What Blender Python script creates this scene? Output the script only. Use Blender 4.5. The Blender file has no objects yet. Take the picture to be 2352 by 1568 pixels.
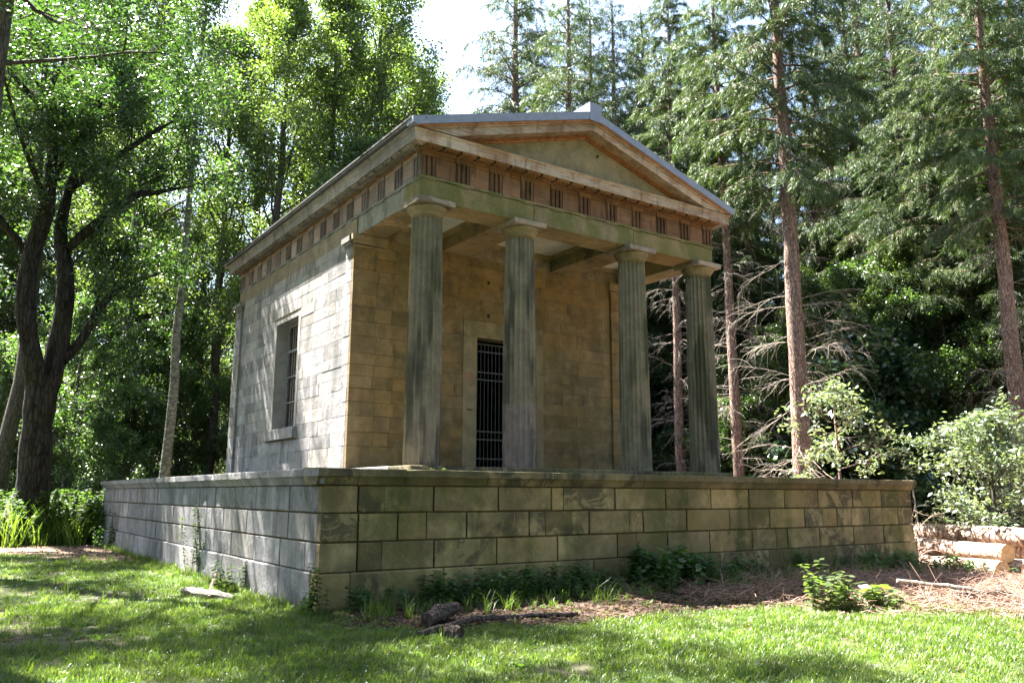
import bpy, math, random
import numpy as np
from mathutils import Vector, Matrix

SC = bpy.context.scene
COL = SC.collection
R = math.radians

# ------------------------------------------------------------------ camera
cam_d = bpy.data.cameras.new('camera')
cam = bpy.data.objects.new('camera', cam_d); COL.objects.link(cam)
cam_d.sensor_width = 36.0
cam_d.lens = 36.0 * 1880.5 / 2352.0
cam_d.clip_start = 0.1; cam_d.clip_end = 2000
_r = Vector((0.82209466, -0.56934136, 0.00328508)); _u = Vector((-0.10675852, -0.14848021, 0.98313592)); _f = Vector((0.55925217, 0.8085815, 0.18284683))
cam.matrix_world = Matrix(((_r.x, _u.x, -_f.x, -4.831), (_r.y, _u.y, -_f.y, -12.035), (_r.z, _u.z, -_f.z, 1.718), (0, 0, 0, 1)))
SC.camera = cam
EYE = Vector((-4.831, -12.035, 0))

# ------------------------------------------------------------------ sky, sun, exposure
TO_SUN = Vector((-0.21, 0.604, 1.0)).normalized()
W = bpy.data.worlds.new('World'); SC.world = W; W.use_nodes = True
nt = W.node_tree; nt.nodes.clear()
sky = nt.nodes.new('ShaderNodeTexSky'); sky.sky_type = 'NISHITA'; sky.sun_disc = False
sky.sun_elevation = math.asin(TO_SUN.z); sky.sun_rotation = math.atan2(TO_SUN.x, TO_SUN.y) % (2 * math.pi)
sky.air_density = 1.0; sky.dust_density = 2.0; sky.ozone_density = 1.0
bg = nt.nodes.new('ShaderNodeBackground'); bg.inputs['Strength'].default_value = 0.05
wo = nt.nodes.new('ShaderNodeOutputWorld')
nt.links.new(sky.outputs[0], bg.inputs[0]); nt.links.new(bg.outputs[0], wo.inputs[0])
sun_d = bpy.data.lights.new('sun', 'SUN'); sun_d.energy = 5.0; sun_d.angle = R(0.53); sun_d.color = (1.0, 0.965, 0.90)
sun = bpy.data.objects.new('sun', sun_d); COL.objects.link(sun)
sun.rotation_euler = TO_SUN.to_track_quat('Z', 'Y').to_euler(); sun.location = (0, 0, 60)
vs = SC.view_settings
vs.view_transform = 'Standard'; vs.look = 'None'; vs.exposure = 3.6; vs.gamma = 1.0; vs.use_curve_mapping = False
SC.render.engine = 'CYCLES'
cy = SC.cycles
cy.max_bounces = 7; cy.diffuse_bounces = 4; cy.glossy_bounces = 2; cy.transmission_bounces = 4; cy.transparent_max_bounces = 8
cy.caustics_reflective = False; cy.caustics_refractive = False
cy.use_denoising = True

# ------------------------------------------------------------------ materials
def new_mat(name):
    m = bpy.data.materials.new(name); m.use_nodes = True
    m.node_tree.nodes.clear()
    return m, m.node_tree.nodes, m.node_tree.links

class NB:
    """small node-building helper"""
    def __init__(s, name):
        s.m, s.N, s.L = new_mat(name)
        s.out = s.N.new('ShaderNodeOutputMaterial')
    def node(s, t, **kw):
        n = s.N.new(t)
        for k, v in kw.items(): setattr(n, k, v)
        return n
    def link(s, a, b): s.L.new(a, b)
    def val(s, x):
        return x
    def put(s, sock, x):
        if hasattr(x, 'links') or isinstance(x, bpy.types.NodeSocket): s.L.new(x, sock)
        elif isinstance(x, (tuple, list)): sock.default_value = (*x, 1.0) if len(x) == 3 and sock.type == 'RGBA' else x
        else: sock.default_value = x
    def pos(s, scale=(1, 1, 1), obj=False):
        if obj:
            o = s.node('ShaderNodeTexCoord').outputs['Object']
        else:
            o = s.node('ShaderNodeNewGeometry').outputs['Position']
        if scale == (1, 1, 1): return o
        v = s.node('ShaderNodeVectorMath', operation='MULTIPLY'); s.link(o, v.inputs[0]); v.inputs[1].default_value = scale
        return v.outputs[0]
    def noise(s, vec, scale, detail=4, rough=.55, dist=0):
        n = s.node('ShaderNodeTexNoise'); s.link(vec, n.inputs['Vector'])
        n.inputs['Scale'].default_value = scale; n.inputs['Detail'].default_value = detail
        n.inputs['Roughness'].default_value = rough; n.inputs['Distortion'].default_value = dist
        return n.outputs['Fac']
    def ramp(s, x, lo, hi, a=0.0, b=1.0):
        n = s.node('ShaderNodeMapRange'); n.interpolation_type = 'SMOOTHSTEP'
        s.put(n.inputs[0], x); n.inputs[1].default_value = lo; n.inputs[2].default_value = hi
        n.inputs[3].default_value = a; n.inputs[4].default_value = b
        return n.outputs[0]
    def mix(s, f, a, b, mode='MIX'):
        n = s.node('ShaderNodeMix'); n.data_type = 'RGBA'; n.blend_type = mode
        s.put(n.inputs[0], f); s.put(n.inputs[6], a); s.put(n.inputs[7], b)
        return n.outputs[2]
    def math(s, op, a, b=0.0):
        n = s.node('ShaderNodeMath', operation=op); s.put(n.inputs[0], a); s.put(n.inputs[1], b)
        return n.outputs[0]
    def scale(s, col, f):
        n = s.node('ShaderNodeVectorMath', operation='SCALE'); s.put(n.inputs[0], col); s.put(n.inputs[3], f)
        return n.outputs[0]
    def rnd(s): return s.node('ShaderNodeObjectInfo').outputs['Random']
    def attr(s, name): 
        n = s.node('ShaderNodeAttribute'); n.attribute_name = name
        return n.outputs['Fac']
    def bump(s, h, strength=.3, dist=.02):
        n = s.node('ShaderNodeBump'); s.put(n.inputs['Height'], h); n.inputs['Strength'].default_value = strength
        n.inputs['Distance'].default_value = dist
        return n.outputs[0]
    def bsdf(s, col, rough=.9, normal=None, spec=.3, metal=0.0):
        n = s.node('ShaderNodeBsdfPrincipled'); s.put(n.inputs['Base Color'], col); s.put(n.inputs['Roughness'], rough)
        n.inputs['Specular IOR Level'].default_value = spec; n.inputs['Metallic'].default_value = metal
        if normal is not None: s.link(normal, n.inputs['Normal'])
        return n.outputs[0]
    def done(s, sh): s.link(sh, s.out.inputs[0]); return s.m

def stone(name, c1, c2, c3, soot=.5, green=.3, gcol=(.085, .115, .025), bump=.5, sootcol=(.035, .032, .03), var=.25, streaky=.5, glo=.52, blotch=.5, shift=.20, sdet=5):
    b = NB(name); p = b.pos(); st = b.pos((1.5, 1.5, .24)); rn = b.rnd()
    big = b.noise(p, .75, 5, .6); mid = b.noise(p, 3.1, 5, .65, .6); fine = b.noise(p, 46, 3, .7); strk = b.noise(st, 1.6, sdet, .6)
    col = b.mix(b.ramp(rn, .15, .85), c1, c2)
    col = b.mix(b.ramp(big, .42, .68), col, c3)
    # per block lightness
    col = b.scale(col, b.ramp(rn, 0, 1, 1 - var, 1 + var))
    col = b.scale(col, b.ramp(mid, .3, .72, .80, 1.2))
    s1 = b.math('ADD', b.math('MULTIPLY', strk, streaky), b.math('MULTIPLY', b.noise(p, 1.7, 8, .68, .7), 1 - streaky))
    rr = b.math('MULTIPLY', b.math('SUBTRACT', b.math('FRACT', b.math('MULTIPLY', rn, 7.31)), .5), shift)
    r2 = b.math('FRACT', b.math('MULTIPLY', rn, 23.7))
    col = b.mix(b.math('MULTIPLY', b.ramp(r2, .55, .95), .45), col, tuple(x * y for x, y in zip(c3, (1.12, 1.04, .9))))
    col = b.mix(b.math('MULTIPLY', b.ramp(b.math('ADD', s1, rr), .49, .61), soot), col, sootcol)
    pk = b.math('ADD', b.noise(p, 1.9, 7, .66, 1.1), rr)
    col = b.mix(b.math('MULTIPLY', b.ramp(pk, .585, .63), blotch), col, tuple(min(.6, x * 1.35) for x in c3))
    if green > 0:
        g1 = b.math('ADD', b.math('MULTIPLY', b.noise(st, .8, 4, .6), .6), b.math('MULTIPLY', b.noise(p, 2.1, 5, .7), .4))
        gf = b.math('MULTIPLY', b.ramp(g1, glo - .09, glo + .10), green)
        col = b.mix(gf, col, b.mix(b.ramp(fine, .3, .7), tuple(x * .7 for x in gcol), tuple(x * 1.35 for x in gcol)))
    lich = b.ramp(b.noise(p, 7.5, 4, .75, .3), .66, .74)
    col = b.mix(b.math('MULTIPLY', lich, .35), col, (.42, .40, .30))
    col = b.scale(col, b.ramp(fine, .25, .75, .77, .98))
    h = b.math('ADD', b.math('MULTIPLY', fine, .35), b.math('ADD', b.noise(p, 9, 5, .65), b.math('MULTIPLY', mid, .8)))
    return b.done(b.bsdf(col, .93, b.bump(h, bump, .03), .2))

def plain(name, c, rough=.8, metal=0, spec=.3, n=12, amt=.25, bump=.2):
    b = NB(name); p = b.pos(); f = b.noise(p, n, 5, .6)
    col = b.scale(b.mix(0.0, c, c), b.ramp(f, .25, .75, 1 - amt, 1 + amt))
    return b.done(b.bsdf(col, rough, b.bump(f, bump, .01), spec, metal))

def wood(name, c1, c2, dark=.4, axis=2):
    b = NB(name); p = b.pos(); rn = b.rnd()
    sc = [30, 30, 30]; sc[axis] = 1.6
    g = b.noise(b.pos(tuple(sc)), 1.0, 4, .6); big = b.noise(p, 1.4, 5, .65, .5)
    col = b.mix(b.ramp(big, .38, .66), c1, c2); col = b.scale(col, b.ramp(rn, 0, 1, .82, 1.18))
    col = b.scale(col, b.ramp(g, .3, .7, .75, 1.2))
    st = b.noise(b.pos((3, 3, .6)), 2.1, 5, .65)
    col = b.mix(b.math('MULTIPLY', b.ramp(st, .52, .68), dark), col, (.03, .02, .014))
    return b.done(b.bsdf(col, .85, b.bump(g, .25, .01), .2))

def leaf(name, dark, light, trans=.5, rough=.42, spec=.5, hue=.0):
    """leaf: reflecting face + light let through the blade; varied leaf by leaf and tree by tree"""
    b = NB(name); a = b.attr('rnd'); rn = b.rnd()
    col = b.mix(a, dark, light); col = b.scale(col, b.ramp(rn, 0, 1, .85, 1.15))
    t = b.node('ShaderNodeBsdfTranslucent')
    tc = b.mix(1.0, col, (1.75, 1.95, .72), 'MULTIPLY'); b.link(tc, t.inputs[0])
    s = b.bsdf(col, rough, None, spec)
    mx = b.node('ShaderNodeMixShader'); mx.inputs[0].default_value = trans
    b.link(s, mx.inputs[1]); b.link(t.outputs[0], mx.inputs[2])
    return b.done(mx.outputs[0])

def bark(name, c1, c2, vs_=(9, 9, 1.6), bump=.8, moss=0.0):
    b = NB(name); p = b.pos(); v = b.pos(vs_)
    n1 = b.noise(v, 1.0, 6, .65, .5); n2 = b.noise(p, 1.1, 4, .6); vo = b.node('ShaderNodeTexVoronoi'); vo.feature = 'DISTANCE_TO_EDGE'
    b.link(v, vo.inputs['Vector']); vo.inputs['Scale'].default_value = 1.3
    crack = b.ramp(vo.outputs['Distance'], 0.0, .18)
    col = b.mix(b.ramp(n1, .32, .68), c1, c2); col = b.scale(col, b.ramp(crack, 0, 1, .55, 1.1))
    if moss: col = b.mix(b.math('MULTIPLY', b.ramp(n2, .48, .62), moss), col, (.05, .07, .015))
    h = b.math('ADD', b.math('MULTIPLY', crack, .6), n1)
    return b.done(b.bsdf(col, .95, b.bump(h, bump, .04), .15))

M = {}
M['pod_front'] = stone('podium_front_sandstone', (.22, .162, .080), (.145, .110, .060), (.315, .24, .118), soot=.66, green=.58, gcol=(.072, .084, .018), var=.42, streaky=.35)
M['pod_left'] = stone('podium_side_sandstone', (.215, .205, .205), (.155, .15, .155), (.27, .26, .26), soot=.42, green=.05, var=.28, streaky=.8, blotch=.3)  # grey tint puts skylight on the side face into the stone, plus soot
M['pod_cap'] = stone('podium_coping_stone', (.17, .135, .075), (.12, .098, .06), (.21, .165, .085), soot=.75, green=.55, gcol=(.06, .065, .018))
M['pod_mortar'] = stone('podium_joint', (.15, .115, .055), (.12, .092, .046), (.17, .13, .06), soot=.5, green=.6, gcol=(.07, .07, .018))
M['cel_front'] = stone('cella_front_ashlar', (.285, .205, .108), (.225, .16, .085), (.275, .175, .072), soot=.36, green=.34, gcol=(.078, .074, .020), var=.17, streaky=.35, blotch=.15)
M['cel_left'] = stone('cella_side_ashlar', (.30, .287, .283), (.235, .226, .23), (.33, .31, .295), soot=.5, green=.05, var=.15, streaky=.7, blotch=.15)  # cool skylit shade of this wall is put into its grey, sooty colour
M['cel_mortar'] = stone('cella_joint', (.25, .20, .14), (.23, .185, .13), (.26, .21, .145), soot=.2, green=.1)
M['surround'] = stone('door_surround_stone', (.30, .235, .14), (.29, .23, .14), (.27, .21, .12), soot=.28, green=.15, var=.06)
M['column'] = stone('column_stone', (.25, .205, .145), (.225, .185, .132), (.27, .222, .152), soot=.72, green=.40, gcol=(.085, .10, .022), var=.12, streaky=1.0, blotch=.12, shift=.05, sdet=2)
M['column_pink'] = stone('column_drum_stone', (.25, .195, .165), (.23, .18, .155), (.27, .21, .175), soot=.5, green=.05, var=.1, streaky=.9, blotch=.2, shift=.02)
M['abacus'] = stone('abacus_stone', (.31, .25, .20), (.28, .22, .17), (.34, .27, .2), soot=.45, green=.12, var=.12)
M['capital'] = stone('capital_stone', (.26, .195, .115), (.24, .18, .105), (.27, .20, .12), soot=.45, green=.25, var=.08)
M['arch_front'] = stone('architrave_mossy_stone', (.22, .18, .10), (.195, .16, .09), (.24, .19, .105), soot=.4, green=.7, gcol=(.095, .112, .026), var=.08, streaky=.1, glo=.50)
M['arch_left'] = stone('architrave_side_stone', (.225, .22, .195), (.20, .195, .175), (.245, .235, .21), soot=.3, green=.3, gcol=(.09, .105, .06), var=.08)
M['soffit'] = stone('soffit_stone', (.36, .27, .15), (.32, .24, .13), (.30, .21, .11), soot=.45, green=.25, var=.08, streaky=.1)
M['beam_side'] = stone('beam_dark_stone', (.20, .15, .09), (.18, .135, .08), (.23, .165, .09), soot=.75, green=.4, streaky=.2)
M['ceiling'] = plain('ceiling_plaster', (.52, .49, .42), .9, n=1.5, amt=.14)
M['tympanum'] = stone('tympanum_render', (.25, .20, .112), (.24, .192, .108), (.21, .172, .098), soot=.3, green=.12, var=.03, streaky=.4)
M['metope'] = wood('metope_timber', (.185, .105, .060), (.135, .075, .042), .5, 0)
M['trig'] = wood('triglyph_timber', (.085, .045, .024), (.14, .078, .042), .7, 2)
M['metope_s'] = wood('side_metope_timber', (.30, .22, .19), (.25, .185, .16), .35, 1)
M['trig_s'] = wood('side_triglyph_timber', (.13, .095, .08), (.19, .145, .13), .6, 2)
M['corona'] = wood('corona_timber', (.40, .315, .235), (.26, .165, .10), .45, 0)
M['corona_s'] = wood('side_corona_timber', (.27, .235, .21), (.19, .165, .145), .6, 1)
M['red_wood'] = wood('raking_moulding_timber', (.30, .135, .06), (.22, .10, .045), .4, 0)
M['mutule'] = wood('mutule_timber', (.24, .13, .065), (.17, .09, .045), .5, 0)
M['dark'] = plain('gap_shade', (.03, .02, .015), .9)  # near-black colour stands in for shade in gaps and holes
M['zinc'] = plain('zinc_sheet', (.20, .22, .275), .6, .15, .35, n=6, amt=.12, bump=.05)
M['roof'] = plain('roof_slate', (.025, .026, .029), .75, n=8)
M['iron'] = plain('painted_iron', (.05, .05, .052), .5, .3, .5)
M['winframe'] = plain('grey_window_paint', (.22, .225, .24), .5, 0, .5)
M['glass'] = plain('dusty_glass', (.10, .06, .045), .25, 0, .5)
M['inside'] = plain('interior_plaster', (.12, .10, .08), .95)
M['red_paint'] = plain('red_chalk', (.32, .07, .045), .9)
M['black_paint'] = plain('black_marker', (.02, .02, .02), .9)
M['wire'] = plain('wire', (.05, .05, .05), .6)

# ------------------------------------------------------------------ mesh helpers
def link(o, parent=None):
    COL.objects.link(o)
    if parent is not None:
        o.parent = parent
        pm = Matrix.Translation(parent.location)
        q = parent.parent
        while q is not None:
            pm = Matrix.Translation(q.location) @ pm; q = q.parent
        o.matrix_parent_inverse = pm.inverted()
    return o

def tag(o, label=None, cat=None, group=None, kind=None):
    if label: o['label'] = label
    if cat: o['category'] = cat
    if group: o['group'] = group
    if kind: o['kind'] = kind
    return o

def empty(name, loc, parent=None):
    o = bpy.data.objects.new(name, None); o.location = loc; o.empty_display_size = .2
    if parent is not None:  # local loc is absolute because parents are unrotated
        COL.objects.link(o); o.parent = parent
        o.location = Vector(loc) - world_loc(parent)
    else: COL.objects.link(o)
    return o

def world_loc(o):
    v = Vector(o.location); q = o.parent
    while q is not None: v = v + Vector(q.location); q = q.parent
    return v

def pymesh(name, V, F, mat, parent=None, smooth=False, loc=None):
    """mesh from absolute coordinates; the object's origin is put at loc (default: bbox base centre)"""
    V = np.asarray(V, float)
    if loc is None:
        lo, hi = V.min(0), V.max(0); loc = ((lo[0] + hi[0]) / 2, (lo[1] + hi[1]) / 2, lo[2])
    me = bpy.data.meshes.new(name)
    me.from_pydata((V - np.array(loc)).tolist(), [], F)
    if mat is not None: me.materials.append(mat)
    if smooth: me.polygons.foreach_set('use_smooth', [True] * len(me.polygons))
    o = bpy.data.objects.new(name, me); COL.objects.link(o)
    if parent is not None:
        o.parent = parent; o.location = Vector(loc) - world_loc(parent)
    else: o.location = loc
    return o

BOXF = [(0, 3, 2, 1), (4, 5, 6, 7), (0, 1, 5, 4), (1, 2, 6, 5), (2, 3, 7, 6), (3, 0, 4, 7)]
def boxv(x0, x1, y0, y1, z0, z1):
    return [(x0, y0, z0), (x1, y0, z0), (x1, y1, z0), (x0, y1, z0), (x0, y0, z1), (x1, y0, z1), (x1, y1, z1), (x0, y1, z1)]

class MB:
    """collects plain pieces of ONE part"""
    def __init__(s): s.v = []; s.f = []
    def add(s, V, F):
        n = len(s.v); s.v += [tuple(q) for q in V]; s.f += [tuple(i + n for i in q) for q in F]; return s
    def box(s, x0, x1, y0, y1, z0, z1): return s.add(boxv(x0, x1, y0, y1, z0, z1), BOXF)
    def tube(s, pts, rad, n=6, cap=True):
        V, F = tube(pts, rad, n, cap); return s.add(V, F)
    def build(s, name, mat, parent=None, smooth=False): return pymesh(name, s.v, s.f, mat, parent, smooth)

def tube(pts, rad, n=6, cap=True):
    P = np.asarray(pts, float); k = len(P)
    rad = np.broadcast_to(np.asarray(rad, float), (k,))
    T = np.gradient(P, axis=0); T /= np.linalg.norm(T, axis=1)[:, None] + 1e-9
    ref = np.array([0, 0, 1.0]) if abs(T[:, 2]).mean() < .8 else np.array([1.0, 0, 0])
    A = np.cross(T, ref); A /= np.linalg.norm(A, axis=1)[:, None] + 1e-9; B = np.cross(T, A)
    th = np.arange(n) * 2 * np.pi / n
    V = P[:, None, :] + rad[:, None, None] * (A[:, None, :] * np.cos(th)[None, :, None] + B[:, None, :] * np.sin(th)[None, :, None])
    V = V.reshape(-1, 3)
    F = []
    for i in range(k - 1):
        for j in range(n):
            j2 = (j + 1) % n
            F.append((i * n + j, i * n + j2, (i + 1) * n + j2, (i + 1) * n + j))
    if cap:
        F.append(tuple(range(n))[::-1]); F.append(tuple((k - 1) * n + j for j in range(n)))
    return V, F

def chamfer_box(x0, x1, y0, y1, z0, z1, b, rng=None, jit=0.0):
    """box with every edge cut: 24 corners, worn unevenly"""
    V = []; idx = {}
    xs, ys, zs = (x0, x1), (y0, y1), (z0, z1)
    for i in (0, 1):
        for j in (0, 1):
            for k in (0, 1):
                bb = b * (1 if rng is None else rng.uniform(.6, 1.9))
                sx, sy, sz = (1 if i == 0 else -1), (1 if j == 0 else -1), (1 if k == 0 else -1)
                c = (xs[i], ys[j], zs[k])
                jj = (lambda: 0.0) if rng is None else (lambda: rng.uniform(-jit, jit))
                for a in range(3):
                    q = [c[0] + sx * bb, c[1] + sy * bb, c[2] + sz * bb]; q[a] = c[a]
                    q = [q[0] + jj(), q[1] + jj(), q[2] + jj()]
                    idx[(i, j, k, a)] = len(V); V.append(q)
    I = lambda i, j, k, a: idx[(i, j, k, a)]
    F = []
    cyc = [(0, 0), (1, 0), (1, 1), (0, 1)]
    for s in (0, 1):
        f = [I(s, p, q, 0) for p, q in cyc]; F.append(f if s else f[::-1])
        f = [I(p, s, q, 1) for p, q in cyc]; F.append(f[::-1] if s else f)
        f = [I(p, q, s, 2) for p, q in cyc]; F.append(f if s else f[::-1])
    for p in (0, 1):
        for q in (0, 1):
            F.append([I(p, q, 0, 0), I(p, q, 1, 0), I(p, q, 1, 1), I(p, q, 0, 1)])
            F.append([I(p, 0, q, 0), I(p, 1, q, 0), I(p, 1, q, 2), I(p, 0, q, 2)])
            F.append([I(0, p, q, 1), I(1, p, q, 1), I(1, p, q, 2), I(0, p, q, 2)])
    for i in (0, 1):
        for j in (0, 1):
            for k in (0, 1): F.append([I(i, j, k, 0), I(i, j, k, 1), I(i, j, k, 2)])
    # make normals point outwards
    V = np.array(V); c = V.mean(0); G = []
    for f in F:
        q = V[f]; n = np.cross(q[1] - q[0], q[2] - q[0])
        G.append(tuple(f) if np.dot(n, q.mean(0) - c) > 0 else tuple(f[::-1]))
    return V, G

def block(name, x0, x1, y0, y1, z0, z1, mat, parent, b=.008, rng=None, jit=.002, joint=None):
    """joint: axis the face looks along; the sides hidden in the joint carry dirty joint material"""
    V, F = chamfer_box(x0, x1, y0, y1, z0, z1, b, rng, jit)
    o = pymesh(name, V, F, mat, parent)
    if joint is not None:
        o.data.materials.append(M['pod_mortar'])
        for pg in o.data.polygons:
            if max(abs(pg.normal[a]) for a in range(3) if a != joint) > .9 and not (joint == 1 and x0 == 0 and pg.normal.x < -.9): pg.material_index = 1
    return o

def np_mesh(name, V, F, mat, rnd=None, smooth=False):
    """fast mesh from numpy arrays; F is (n,k)"""
    me = bpy.data.meshes.new(name)
    V = np.ascontiguousarray(V, np.float32); F = np.ascontiguousarray(F, np.int32)
    n, k = F.shape
    me.vertices.add(len(V)); me.vertices.foreach_set('co', V.ravel())
    me.loops.add(n * k); me.loops.foreach_set('vertex_index', F.ravel())
    me.polygons.add(n); me.polygons.foreach_set('loop_start', np.arange(n, dtype=np.int32) * k)
    me.polygons.foreach_set('loop_total', np.full(n, k, np.int32))
    if smooth: me.polygons.foreach_set('use_smooth', np.ones(n, bool))
    me.update(calc_edges=True)
    if rnd is not None:
        a = me.attributes.new('rnd', 'FLOAT', 'FACE'); a.data.foreach_set('value', np.ascontiguousarray(rnd, np.float32))
    if mat is not None: me.materials.append(mat)
    return me

# ------------------------------------------------------------------ ground
def sst(a, b, x):
    t = np.clip((x - a) / (b - a), 0, 1); return t * t * (3 - 2 * t)
def vnoise(x, y, s, seed=0):
    """cheap smooth value noise on arrays"""
    x = np.asarray(x, float) * s + 37.1 * seed; y = np.asarray(y, float) * s + 91.7 * seed
    xi, yi = np.floor(x), np.floor(y); fx, fy = x - xi, y - yi
    fx = fx * fx * (3 - 2 * fx); fy = fy * fy * (3 - 2 * fy)
    h = lambda a, b: np.modf(np.abs(np.sin(a * 127.1 + b * 311.7 + seed * 13.3) * 43758.5453))[0]
    return (h(xi, yi) * (1 - fx) + h(xi + 1, yi) * fx) * (1 - fy) + (h(xi, yi + 1) * (1 - fx) + h(xi + 1, yi + 1) * fx) * fy
def fbm(x, y, s, seed=0):
    return .5 * vnoise(x, y, s, seed) + .3 * vnoise(x, y, s * 2.1, seed + 1) + .2 * vnoise(x, y, s * 4.3, seed + 2)
def hground(x, y):
    x = np.asarray(x, float); y = np.asarray(y, float)
    z = -.34 * sst(11.5, 18, x) * sst(-9, -2.5, y)
    z = z + .05 * (fbm(x, y, .7, 3) - .5) + .025 * (fbm(x, y, 2.3, 5) - .5)
    z = z + .12 * np.exp(-((x - 7.6) / 1.5) ** 2 - ((y + 2.9) / .9) ** 2) * 0
    z = z + 1.0 * sst(30, 90, np.hypot(x, y)) * (fbm(x, y, .04, 9) - .4)
    return z
def inside_podium(x, y, m=0.0): return (x > -m) & (x < 16.26 + m) & (y > -m) & (y < 19.95 + m)
def grass_mask(x, y):
    """how much turf grows: 0 bare .. 1 thick"""
    x = np.asarray(x, float); y = np.asarray(y, float)
    g = np.ones_like(x)
    edge = -2.75 - .12 * x + .9 * (fbm(x, y, .9, 11) - .5) + .8 * sst(0, 3, 2.2 - x)
    strip = sst(-.35, .35, y - edge) * sst(-.6, .6, x + .0) * (1 - sst(13.5, 15, x) * 0)
    g = g * (1 - strip)
    # bare path and worn places on the left
    bare = sst(.46, .72, fbm(x, y, .55, 21)) * sst(-2.2, -3.6, x + .18 * (y + 2)) + sst(.55, .66, fbm(x, y, .8, 23)) * sst(-.5, -2.4, x) * .75
    bare = np.maximum(bare, np.exp(-((x - .3) / 1.0) ** 2 - ((y + 5.3) / .35) ** 2) * 1.1 * sst(.35, .55, fbm(x, y, 1.6, 31)))
    bare = np.maximum(bare, sst(.62, .72, fbm(x, y, 1.3, 27)) * .6)
    bare = np.maximum(bare, np.exp(-((x + 1.6) / 1.5) ** 2 - ((y - 17.2) / 1.0) ** 2))
    g = g * (1 - .75 * np.clip(bare, 0, 1))
    # brushwood and needles on the right
    deb = sst(6.6, 9.0, x + .5 * (y + 5.5) + 2.2 * (fbm(x, y, .6, 41) - .5))
    g = g * (1 - .93 * deb)
    g = g * (1 - sst(17, 23, y))
    return np.clip(g, 0, 1)
def litter_mask(x, y):
    x = np.asarray(x, float); y = np.asarray(y, float)
    edge = -2.75 - .12 * x + .9 * (fbm(x, y, .9, 11) - .5) + .8 * sst(0, 3, 2.2 - x)
    l = sst(-.35, .35, y - edge) * sst(-.6, .6, x)
    deb = sst(6.6, 9.0, x + .5 * (y + 5.5) + 2.2 * (fbm(x, y, .6, 41) - .5))
    far = sst(17, 23, y)
    return np.clip(np.maximum(np.maximum(l, deb), far), 0, 1), deb

def grid_coords(lo, hi, dlo, dhi, step, grow=1.18):
    c = list(np.arange(dlo, dhi + 1e-6, step)); s = step
    while c[-1] < hi: s *= grow; c.append(c[-1] + s)
    s = step
    while c[0] > lo: s *= grow; c.insert(0, c[0] - s)
    return np.array(c)
gx = grid_coords(-400, 400, -9, 24, .22); gy = grid_coords(-400, 400, -11, 24, .22)
GX, GY = np.meshgrid(gx, gy, indexing='ij')
GZ = hground(GX, GY)
V = np.stack([GX, GY, GZ], -1).reshape(-1, 3)
nx, ny = len(gx), len(gy)
I0 = (np.arange(nx - 1)[:, None] * ny + np.arange(ny - 1)[None, :]).ravel()
Fq = np.stack([I0, I0 + ny, I0 + ny + 1, I0 + 1], 1)
b = NB('forest_floor')
p = b.pos(); g = b.attr('turf'); l = b.attr('litter'); dbr = b.attr('brush')
n1 = b.noise(p, 5, 6, .7); n2 = b.noise(p, 34, 4, .7); n3 = b.noise(p, 1.2, 4, .6)
soil = b.mix(b.ramp(n1, .3, .7), (.045, .033, .025), (.10, .078, .06))
soil = b.mix(b.math('MULTIPLY', b.ramp(n2, .55, .7), .6), soil, (.17, .14, .11))
lit = b.mix(b.ramp(n2, .35, .65), (.025, .016, .012), (.085, .056, .04)); lit = b.scale(lit, b.ramp(n1, .3, .7, .7, 1.25))
brc = b.mix(b.ramp(n2, .35, .65), (.12, .07, .05), (.27, .18, .135))
turf = b.mix(b.ramp(n1, .3, .7), (.03, .05, .012), (.055, .085, .02))
col = b.mix(l, soil, lit); col = b.mix(dbr, col, brc); col = b.mix(g, col, turf)
gm = b.done(b.bsdf(col, .95, b.bump(b.math('ADD', n1, b.math('MULTIPLY', n2, .5)), .7, .04), .15))
me = np_mesh('ground', V, Fq, gm, smooth=True)
LM, DB = litter_mask(GX, GY)
for nm, arr in (('turf', grass_mask(GX, GY)), ('litter', LM), ('brush', DB)):
    a = me.attributes.new(nm, 'FLOAT', 'POINT'); a.data.foreach_set('value', arr.ravel().astype(np.float32))
ground = bpy.data.objects.new('ground', me); COL.objects.link(ground); ground['kind'] = 'structure'

# ------------------------------------------------------------------ podium (retaining platform)
rng = random.Random(4)
HP, Z1, Z2, Z3, Z4, HT = .53, .98, 1.42, 1.835, 1.835, 2.10
PW, PD = 16.26, 19.95
pod = empty('stone_podium', (PW / 2, PD / 2, 0))
tag(pod, 'long weathered sandstone podium of grooved blocks that carries the temple', 'podium')
GR = .014      # half width of the sunk joint
core = MB(); core.box(.06, PW - .06, .06, PD - .06, -.9, 2.06)
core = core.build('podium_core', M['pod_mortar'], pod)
JA = [0, .59, 1.04, 1.94, 3.22, 4.38, 4.66, 5.91, 7.27, 8.6, 9.81, 11.03, 12.28, 13.65, 14.01, 14.88, PW]
JB = [0, .61, 1.29, 1.81, 2.58, 3.88, 4.23, 4.85, 5.26, 6.26, 6.64, 7.85, 9.16, 9.78, 10.48, 11.73, 12.41, 12.97, 13.57, 14.32, 15.59, PW]
JC = [0, .61, 1.02, 1.96, 3.19, 4.51, 5.95, 6.45, 7.29, 8.52, 9.86, 10.67, 11.07, 12.25, 13.59, 13.87, 14.52, 14.88, 15.75, PW]
THIN = {1.04, 1.81, 4.23, 4.85, 4.66, 6.26, 9.78, 12.41, 13.57, 14.01, 1.02, 6.45, 10.67, 13.87, 14.52, 15.75}
LA_ = [0, 1.42, 1.99, 3.15, 4.44, 5.86, 7.12, 8.65, 10.1, 11.37, 12.79, 14.03, 15.29, 16.44, 17.85, 19.23, PD]
LB_ = [0, .69, 1.42, 2.17, 3.64, 5.16, 6.04, 6.46, 7.89, 9.47, 10.75, 12.11, 13.44, 15.29, 16.12, 17.34, 18.54, PD]
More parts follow.
